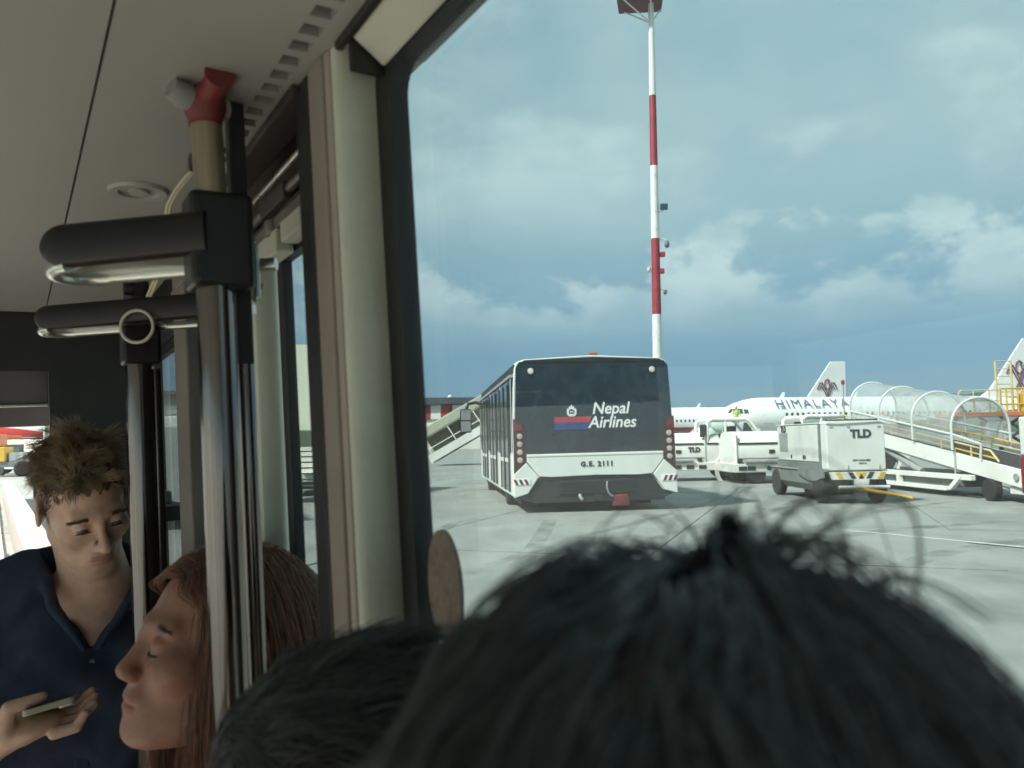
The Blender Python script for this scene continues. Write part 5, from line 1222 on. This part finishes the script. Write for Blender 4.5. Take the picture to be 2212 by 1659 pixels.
    # phone lies in the hand: a thing of its own
    pc = c + R @ np.array([-.036, -.140, -.318]); Rp = R @ roty(math.radians(-9)) @ rotx(math.radians(-13))
    M = Matrix.Identity(4)
    for i in range(3):
        for j in range(3): M[i][j] = Rp[i][j]
        M[i][3] = pc[i]
    ph = empty('mobile_phone', matrix=M); tag(ph, 'thin phone with pale case held flat in the hand of the fair haired man', 'phone')
    MB().prism(rrect(-.037, .037, -.074, .074, .010), -.0052, .004, 'z').build('case', mat('case_pale_olive', (.34, .33, .24), .45), ph, .0018)
    MB().prism(rrect(-.034, .034, -.071, .071, .008), .0041, .0048, 'z').build('screen', mat('screen_black', (.01, .012, .014), .08), ph)
    MB().prism(rrect(.012, .034, -.073, -.050, .006), -.0078, -.0053, 'z').build('camera_bump', mat('bump_cream', (.6, .55, .45), .3), ph)
man()
# ---------------------------------------------------------------- woman in profile
def fall(rt, HRi, hz_dir, ln, k, shell, side_push, step_noise=.02, lift=.5):
    # strands that leave the scalp, follow it and then hang; all in head-local space, hz_dir = world down there
    p = rt.copy(); pts = [p.copy()]; nr = (p - SKC) / SKR ** 2; nr /= np.linalg.norm(nr, axis=1)[:, None]
    v = nr * lift + side_push(p); v /= np.linalg.norm(v, axis=1)[:, None]; st = (ln / k)[:, None]
    for i in range(k):
        v = v * .62 + hz_dir * .42 + rng.normal(size=p.shape) * step_noise; v /= np.linalg.norm(v, axis=1)[:, None]
        q = push_out(p + v * st, shell); v = (q - p); v /= np.linalg.norm(v, axis=1)[:, None] + 1e-9; p = q; pts.append(p.copy())
    return np.stack(pts, 1)
def torso_d(p, nb, w=.17, fold=.003):
    d = ell(p, nb + np.array([0, 0, -.26]), (w, .105, .26))
    d = smin(d, cap(p, nb + np.array([-w * .86, 0, -.075]), nb + np.array([w * .86, 0, -.075]), .058), .05)
    for s in (-1, 1): d = smin(d, cap(p, nb + np.array([s * w * 1.02, 0, -.09]), nb + np.array([s * w * 1.25, -.01, -.42]), .055, .045), .03)
    d = smin(d, ell(p, nb + np.array([0, 0, -.58]), (w * .98, .11, .2)), .08)
    return d + fold * np.sin(p[:, 0] * 50 + p[:, 2] * 30)
def legs_d(p, nb, hz, w=.17):
    d = ell(p, nb + np.array([0, 0, -.70]), (w * .98, .11, .13))
    for s in (-1, 1): d = smin(d, np.minimum(cap(p, nb + np.array([s * .085, 0, -.74]), (nb[0] + s * .09, nb[1], -hz + .5), .078, .056), cap(p, (nb[0] + s * .09, nb[1], -hz + .5), (nb[0] + s * .09, nb[1] + .02, -hz + .06), .056, .042)), .03); d = smin(d, cap(p, (nb[0] + s * .09, nb[1] + .03, -hz + .045), (nb[0] + s * .10, nb[1] - .12, -hz + .035), .040, .032), .02)
    return d
def person(px_, py_, depth, yaw, pitch, roll, label, skin_c, lip_c, scalp_c, cloth, trous, par, neck=(0, .03, -.19), w=.17, turn=0.0, hair_line=.05, fine=.003, hs=1.0):
    c, R = pframe(px_, py_, depth); root, hz = person_root(c, R, label); O = np.array([0, 0, hz]); HR = head_R(yaw, pitch, roll); nb = np.array(neck)
    mats = [skin_mat('skin_' + skin_c[0], skin_c[1]), skin_mat('lips_' + skin_c[0], lip_c), mat('scalp_' + skin_c[0], scalp_c, .8)]
    TR = rotz(math.radians(turn))
    def skin(p):
        p = p - O; q = p @ HR / hs; d = head_d(q, par) * hs; d = smin(d, cap(p, HR @ np.array([0, -.022, -.050]), nb, .047, .053), .022)
        return smin(d, ell(p, nb + np.array([0, 0, -.06]), (.085, .07, .06)), .03)
    def cls(f):
        q = (f - O) @ HR / hs; k = np.zeros(len(f)); k[(q[:, 2] > hair_line - .35 * np.maximum(0, -(q[:, 1] - .045))) & (q[:, 2] > -.06)] = 2
        k[(np.abs(q[:, 0]) < .021) & (q[:, 1] > .088) & (q[:, 2] < -.0565) & (q[:, 2] > -.0765)] = 1; return k
    grow('body', skin, O + np.array([-.16, -.16, -.30]), O + np.array([.16, .16, .15]), fine, mats, root, cls, 2)
    grow('top', lambda p: smax(torso_d((p - O - nb) @ TR + nb, nb, w), -cap(p - O, nb + np.array([0, 0, .1]), nb + np.array([0, -.02, -.02]), .062, .068), .008), O + nb + np.array([-.33, -.33, -.82]), O + nb + np.array([.33, .33, .08]), .010, [cloth], root)
    grow('trousers', lambda p: legs_d((p - O - nb) @ TR + nb, nb, hz, w), O + np.array([nb[0] - .3, nb[1] - .3, -hz - .01]), O + np.array([nb[0] + .3, nb[1] + .3, nb[2] - .52]), .016, [trous], root)
    return root, O, HR * hs
def to_w(h, HR, O): return h.reshape(-1, 3).dot(HR.T).reshape(h.shape) + O
def woman():
    floral = mat('floral_cloth', (.045, .03, .035), .9, var=.3, scale=30, stain=(.62, .60, .58), stain_amt=1.0, bump=.2)
    root, O, HR = person(482, 1388, .965, -72, -14, -3, 'woman with straight brown hair in profile behind the chrome pole', ('tan', (.29, .15, .108)), (.27, .115, .09), (.05, .028, .02), floral, mat('skirt_dark', (.03, .03, .04), .9), dict(nose=.935, lips=.95, lid=.0005, lipf=-.0045, cheek=1.18), neck=(.055, .02, -.185), w=.155, turn=-70, hair_line=.072, fine=.0027, hs=1.03)
    for s in (-1, 1):
        pts = [O + HR @ np.array([s * (.031 + .0155 * t), .0905 - .004 * t * t - .002 * max(0, t), -.0095 - .002 * (1 - t * t)]) for t in np.linspace(-1, 1, 9)]
        MB().tube(pts, [.0004, .0012, .0016, .0017, .0017, .0017, .0016, .0013, .0004], 6).build('eyelash', mat('lash_black', (.015, .01, .01), .6), root)
    bw = []
    for s in (-1, 1):
        for _ in range(130):
            t = rng.uniform(-1, 1); b0 = np.array([s * (.030 + .018 * t), .0885 - .008 * max(0, t) ** 2 - .003 * t * t, .0165 + .003 * (1 - t * t) + rng.normal() * .0012]); b1 = b0 + np.array([s * .008, -.001 * (1 + 2 * max(0, t)), .001 - .003 * t])
            bw.append([O + HR @ (b0 + (b1 - b0) * k) for k in (0, .5, 1)])
    strands('eyebrows', np.array(bw), .0003, hair_mat('brow_dark', (.06, .034, .024)), root)
    down = HR.T @ np.array([0, 0, -1.0])
    rt = scalp(7500, lambda p: (p[:, 2] > .005 + .8 * np.maximum(0, p[:, 1] + .01)) & (p[:, 1] < .072))
    sp = lambda p: np.stack([np.sign(p[:, 0] + .012) * .9, -.35 - 2.0 * np.clip(p[:, 1], 0, .1), .15 + 0 * p[:, 0]], 1)
    ln = rng.uniform(.24, .38, len(rt)); sh = 1.04 + .07 * rng.random(len(rt))
    h = fall(rt, HR, down, ln, 22, sh, sp, .035)
    # keep the face clear: strands drifting before the cheek are tucked back
    fx = (h[:, :, 1] > .040) & (h[:, :, 2] < .055); h[:, :, 1] = np.where(fx, .040 + (h[:, :, 1] - .040) * .5, h[:, :, 1])
    strands('hair', to_w(h, HR, O), .00040, hair_mat('hair_auburn', (.17, .078, .045), .36, .5), root)
woman()
def short_haired():
    root, O, HR = person(730, 1800, .50, -96, 12, 10, 'passenger with short black hair low between the pole and the big head', ('olive', (.30, .17, .11)), (.26, .11, .09), (.012, .011, .012), mat('shirt_teal_black', (.012, .02, .024), .9), mat('jeans_dark', (.02, .025, .04), .9), dict(), neck=(.03, .03, -.19), turn=-80)
    rt = scalp(9000, lambda p: (p[:, 2] > .012 + .75 * np.maximum(0, p[:, 1] - .0)) & (p[:, 1] < .075) & (p[:, 2] > -.02))
    back = HR.T @ np.array([.9, .15, -.12])
    nr = (rt - SKC) / SKR ** 2; nr /= np.linalg.norm(nr, axis=1)[:, None]
    cl = np.floor(rt / .014).astype(int); hs = (cl @ np.array([73, 179, 283])) % 997; cr = np.random.default_rng(8).normal(size=(997, 3))
    d = nr * .38 + back * .8 + cr[hs] * .16 + rng.normal(size=rt.shape) * .07; d /= np.linalg.norm(d, axis=1)[:, None]; L_ = .040 * rng.uniform(.6, 1.25, len(rt))
    h = np.stack([push_out(rt + d * (t * L_)[:, None] + (down_ := HR.T @ np.array([.2, 0, -1.0])) * (t * t * L_ * .25)[:, None], 1.01 + .03 * t) for t in np.linspace(0, 1, 7)], 1)
    strands('hair', to_w(h, HR, O), .00036, hair_mat('hair_black', (.032, .034, .036), .36, .5), root)
short_haired()
def big_head():
    root, O, HR = person(1568, 2256, .206, 168, -4, 0, 'dark haired head close to the camera filling the bottom of the picture', ('brown', (.28, .16, .11)), (.25, .11, .09), (.010, .010, .011), mat('tshirt_dark', (.02, .02, .024), .9), mat('jeans_black', (.02, .02, .025), .9), dict(), neck=(0, -.03, -.19), turn=10, fine=.004, hs=1.08)
    down = HR.T @ np.array([0, 0, -1.0]); toc = HR.T @ np.array([0, -1.0, 0])
    crown = SKC + np.array([0, .035, .078])
    rt = np.concatenate([scalp(9500, lambda p: (p[:, 2] > -.03) & (p[:, 1] < .07)), scalp(3500, lambda p: np.linalg.norm(p - crown, axis=1) < .038)])
    cl = np.floor(rt / .012).astype(int); hs = (cl @ np.array([73, 179, 283])) % 997; cr = np.random.default_rng(21).normal(size=(997, 3))
    sp = lambda p: (lambda q: q / (np.linalg.norm(q, axis=1)[:, None] + .02) * 1.2)(p - crown) + cr[hs] * .25
    ln = rng.uniform(.09, .17, len(rt)) * (1 + .2 * cr[hs][:, 0]).clip(.6, 1.4); sh = 1.03 + .025 * np.abs(cr[hs][:, 1]) + .025 * rng.random(len(rt))
    h = fall(rt, HR, down * .55, ln, 14, sh, sp, .016, .05)
    bm = hair_mat('hair_raven', (.060, .068, .072), .30, .6)
    strands('hair', to_w(h, HR, O), .00030, bm, root)
    # tuft standing up at the crown
    def at_px(x, y, dp):
        q = P(x, y, dp); m = root.matrix_world.inverted() @ Vector(q); return np.array(m)
    paths = []
    for _ in range(420):
        a = rng.normal() * 38; b = rng.normal() * 14; e = rng.uniform(-1, 1)
        pts = [at_px(1590 + a * 1.5, 1275, .215 + b * .0006), at_px(1586 + a * 1.0, 1190 , .213), at_px(1580 + a * .75 + 8 * e, 1130 + abs(a) * .6, .211), at_px(1574 + a * .9 + 26 * e, 1088 + abs(a) * 1.1 + rng.uniform(0, 34), .209)]
        paths.append(pts)
    strands('hair_tuft', np.array(paths), .00026, bm, root)
    # loose loops
    def loop(knots, n, spread, dp=.214):
        out = []
        K = np.array(knots, float)
        for _ in range(n):
            off = rng.normal(size=2) * spread; tt = np.linspace(0, len(K) - 1, 26); pts = []
            for t in tt:
                i = min(int(t), len(K) - 2); f = t - i
                p0, p1, p2, p3 = K[max(i - 1, 0)], K[i], K[i + 1], K[min(i + 2, len(K) - 1)]
                q = .5 * ((2 * p1) + (-p0 + p2) * f + (2 * p0 - 5 * p1 + 4 * p2 - p3) * f * f + (-p0 + 3 * p1 - 3 * p2 + p3) * f ** 3)
                pts.append(at_px(q[0] + off[0], q[1] + off[1], dp))
            out.append(pts)
        return out
    L_ = loop([(1600, 1300), (1640, 1200), (1700, 1110), (1790, 1065), (1900, 1062), (1968, 1110), (1985, 1200), (1975, 1290), (1960, 1340)], 5, 5)
    L_ += loop([(1650, 1290), (1720, 1190), (1800, 1120), (1840, 1075), (1860, 1050)], 3, 6)
    L_ += loop([(1660, 1300), (1690, 1230), (1760, 1160), (1830, 1120), (1900, 1090), (1960, 1088)], 4, 6)
    L_ += loop([(1835, 1340), (1838, 1250), (1828, 1170), (1800, 1110), (1740, 1080)], 4, 5)
    L_ += loop([(1850, 1320), (1890, 1265), (1950, 1250), (2050, 1285), (2150, 1350)], 5, 9)
    L_ += loop([(1050, 1350), (1100, 1275), (1170, 1230), (1260, 1207), (1340, 1214), (1400, 1250)], 6, 6)
    L_ += loop([(930, 1440), (1010, 1340), (1110, 1270), (1230, 1225), (1330, 1230)], 6, 10)
    strands('hair_wisps', np.array(L_), .00032, bm, root)
big_head()
# ---------------------------------------------------------------- apron worker by the airliner's nose
def worker():
    D = 58.0; z0 = 2.05
    g = ground_at(1593, D); s = empty('service_stand', g); tag(s, 'low white service stand under the worker at the airliner nose', 'platform')
    MB().box((-.9, -.5, z0 - .12), (1.6, .9, z0)).build('deck', w_paint2, s, .02)
    for x, y in ((-.85, -.45), (1.5, -.45), (-.85, .85), (1.5, .85)): MB().tube([(x, y, 0), (x, y, z0 - .1)], .05, 8).build('leg', w_paint2, s)
    MB().box((-.88, -.5, .3), (1.58, -.44, z0 - .12)).build('side_sheet', w_paint2, s)
    r = empty('person', (g[0], g[1], z0)); tag(r, 'apron worker in yellow green vest standing before the airliner cockpit', 'person')
    def body(p):
        d = ell(p, (0, 0, 1.58), (.085, .10, .12)); d = smin(d, cap(p, (0, 0, 1.45), (0, 0, 1.5), .055), .04); d = smin(d, ell(p, (0, 0, 1.15), (.18, .11, .28)), .06)
        for s_ in (-1, 1):
            d = smin(d, np.minimum(cap(p, (s_ * .2, 0, 1.36), (s_ * .27, .02, 1.08), .055, .045), cap(p, (s_ * .27, .02, 1.08), (s_ * .24, -.08, .85), .042, .035)), .03)
            d = smin(d, np.minimum(cap(p, (s_ * .09, 0, .9), (s_ * .11, 0, .48), .09, .06), cap(p, (s_ * .11, 0, .48), (s_ * .12, 0, .06), .06, .045)), .04)
            d = smin(d, cap(p, (s_ * .12, .02, .045), (s_ * .13, -.14, .04), .045, .035), .02)
        return d
    def cls(f): return np.where(f[:, 2] > 1.68, 2, np.where(f[:, 2] > 1.47, 0, np.where(f[:, 2] > .86, 1, 2)))
    grow('body', body, (-.4, -.3, -.01), (.4, .25, 1.75), .022, [skin_mat('skin_olive2', (.3, .18, .12)), mat('vest_lime', (.40, .55, .10), .7), mat('work_trousers', (.03, .035, .03), .9)], r, cls)
worker()
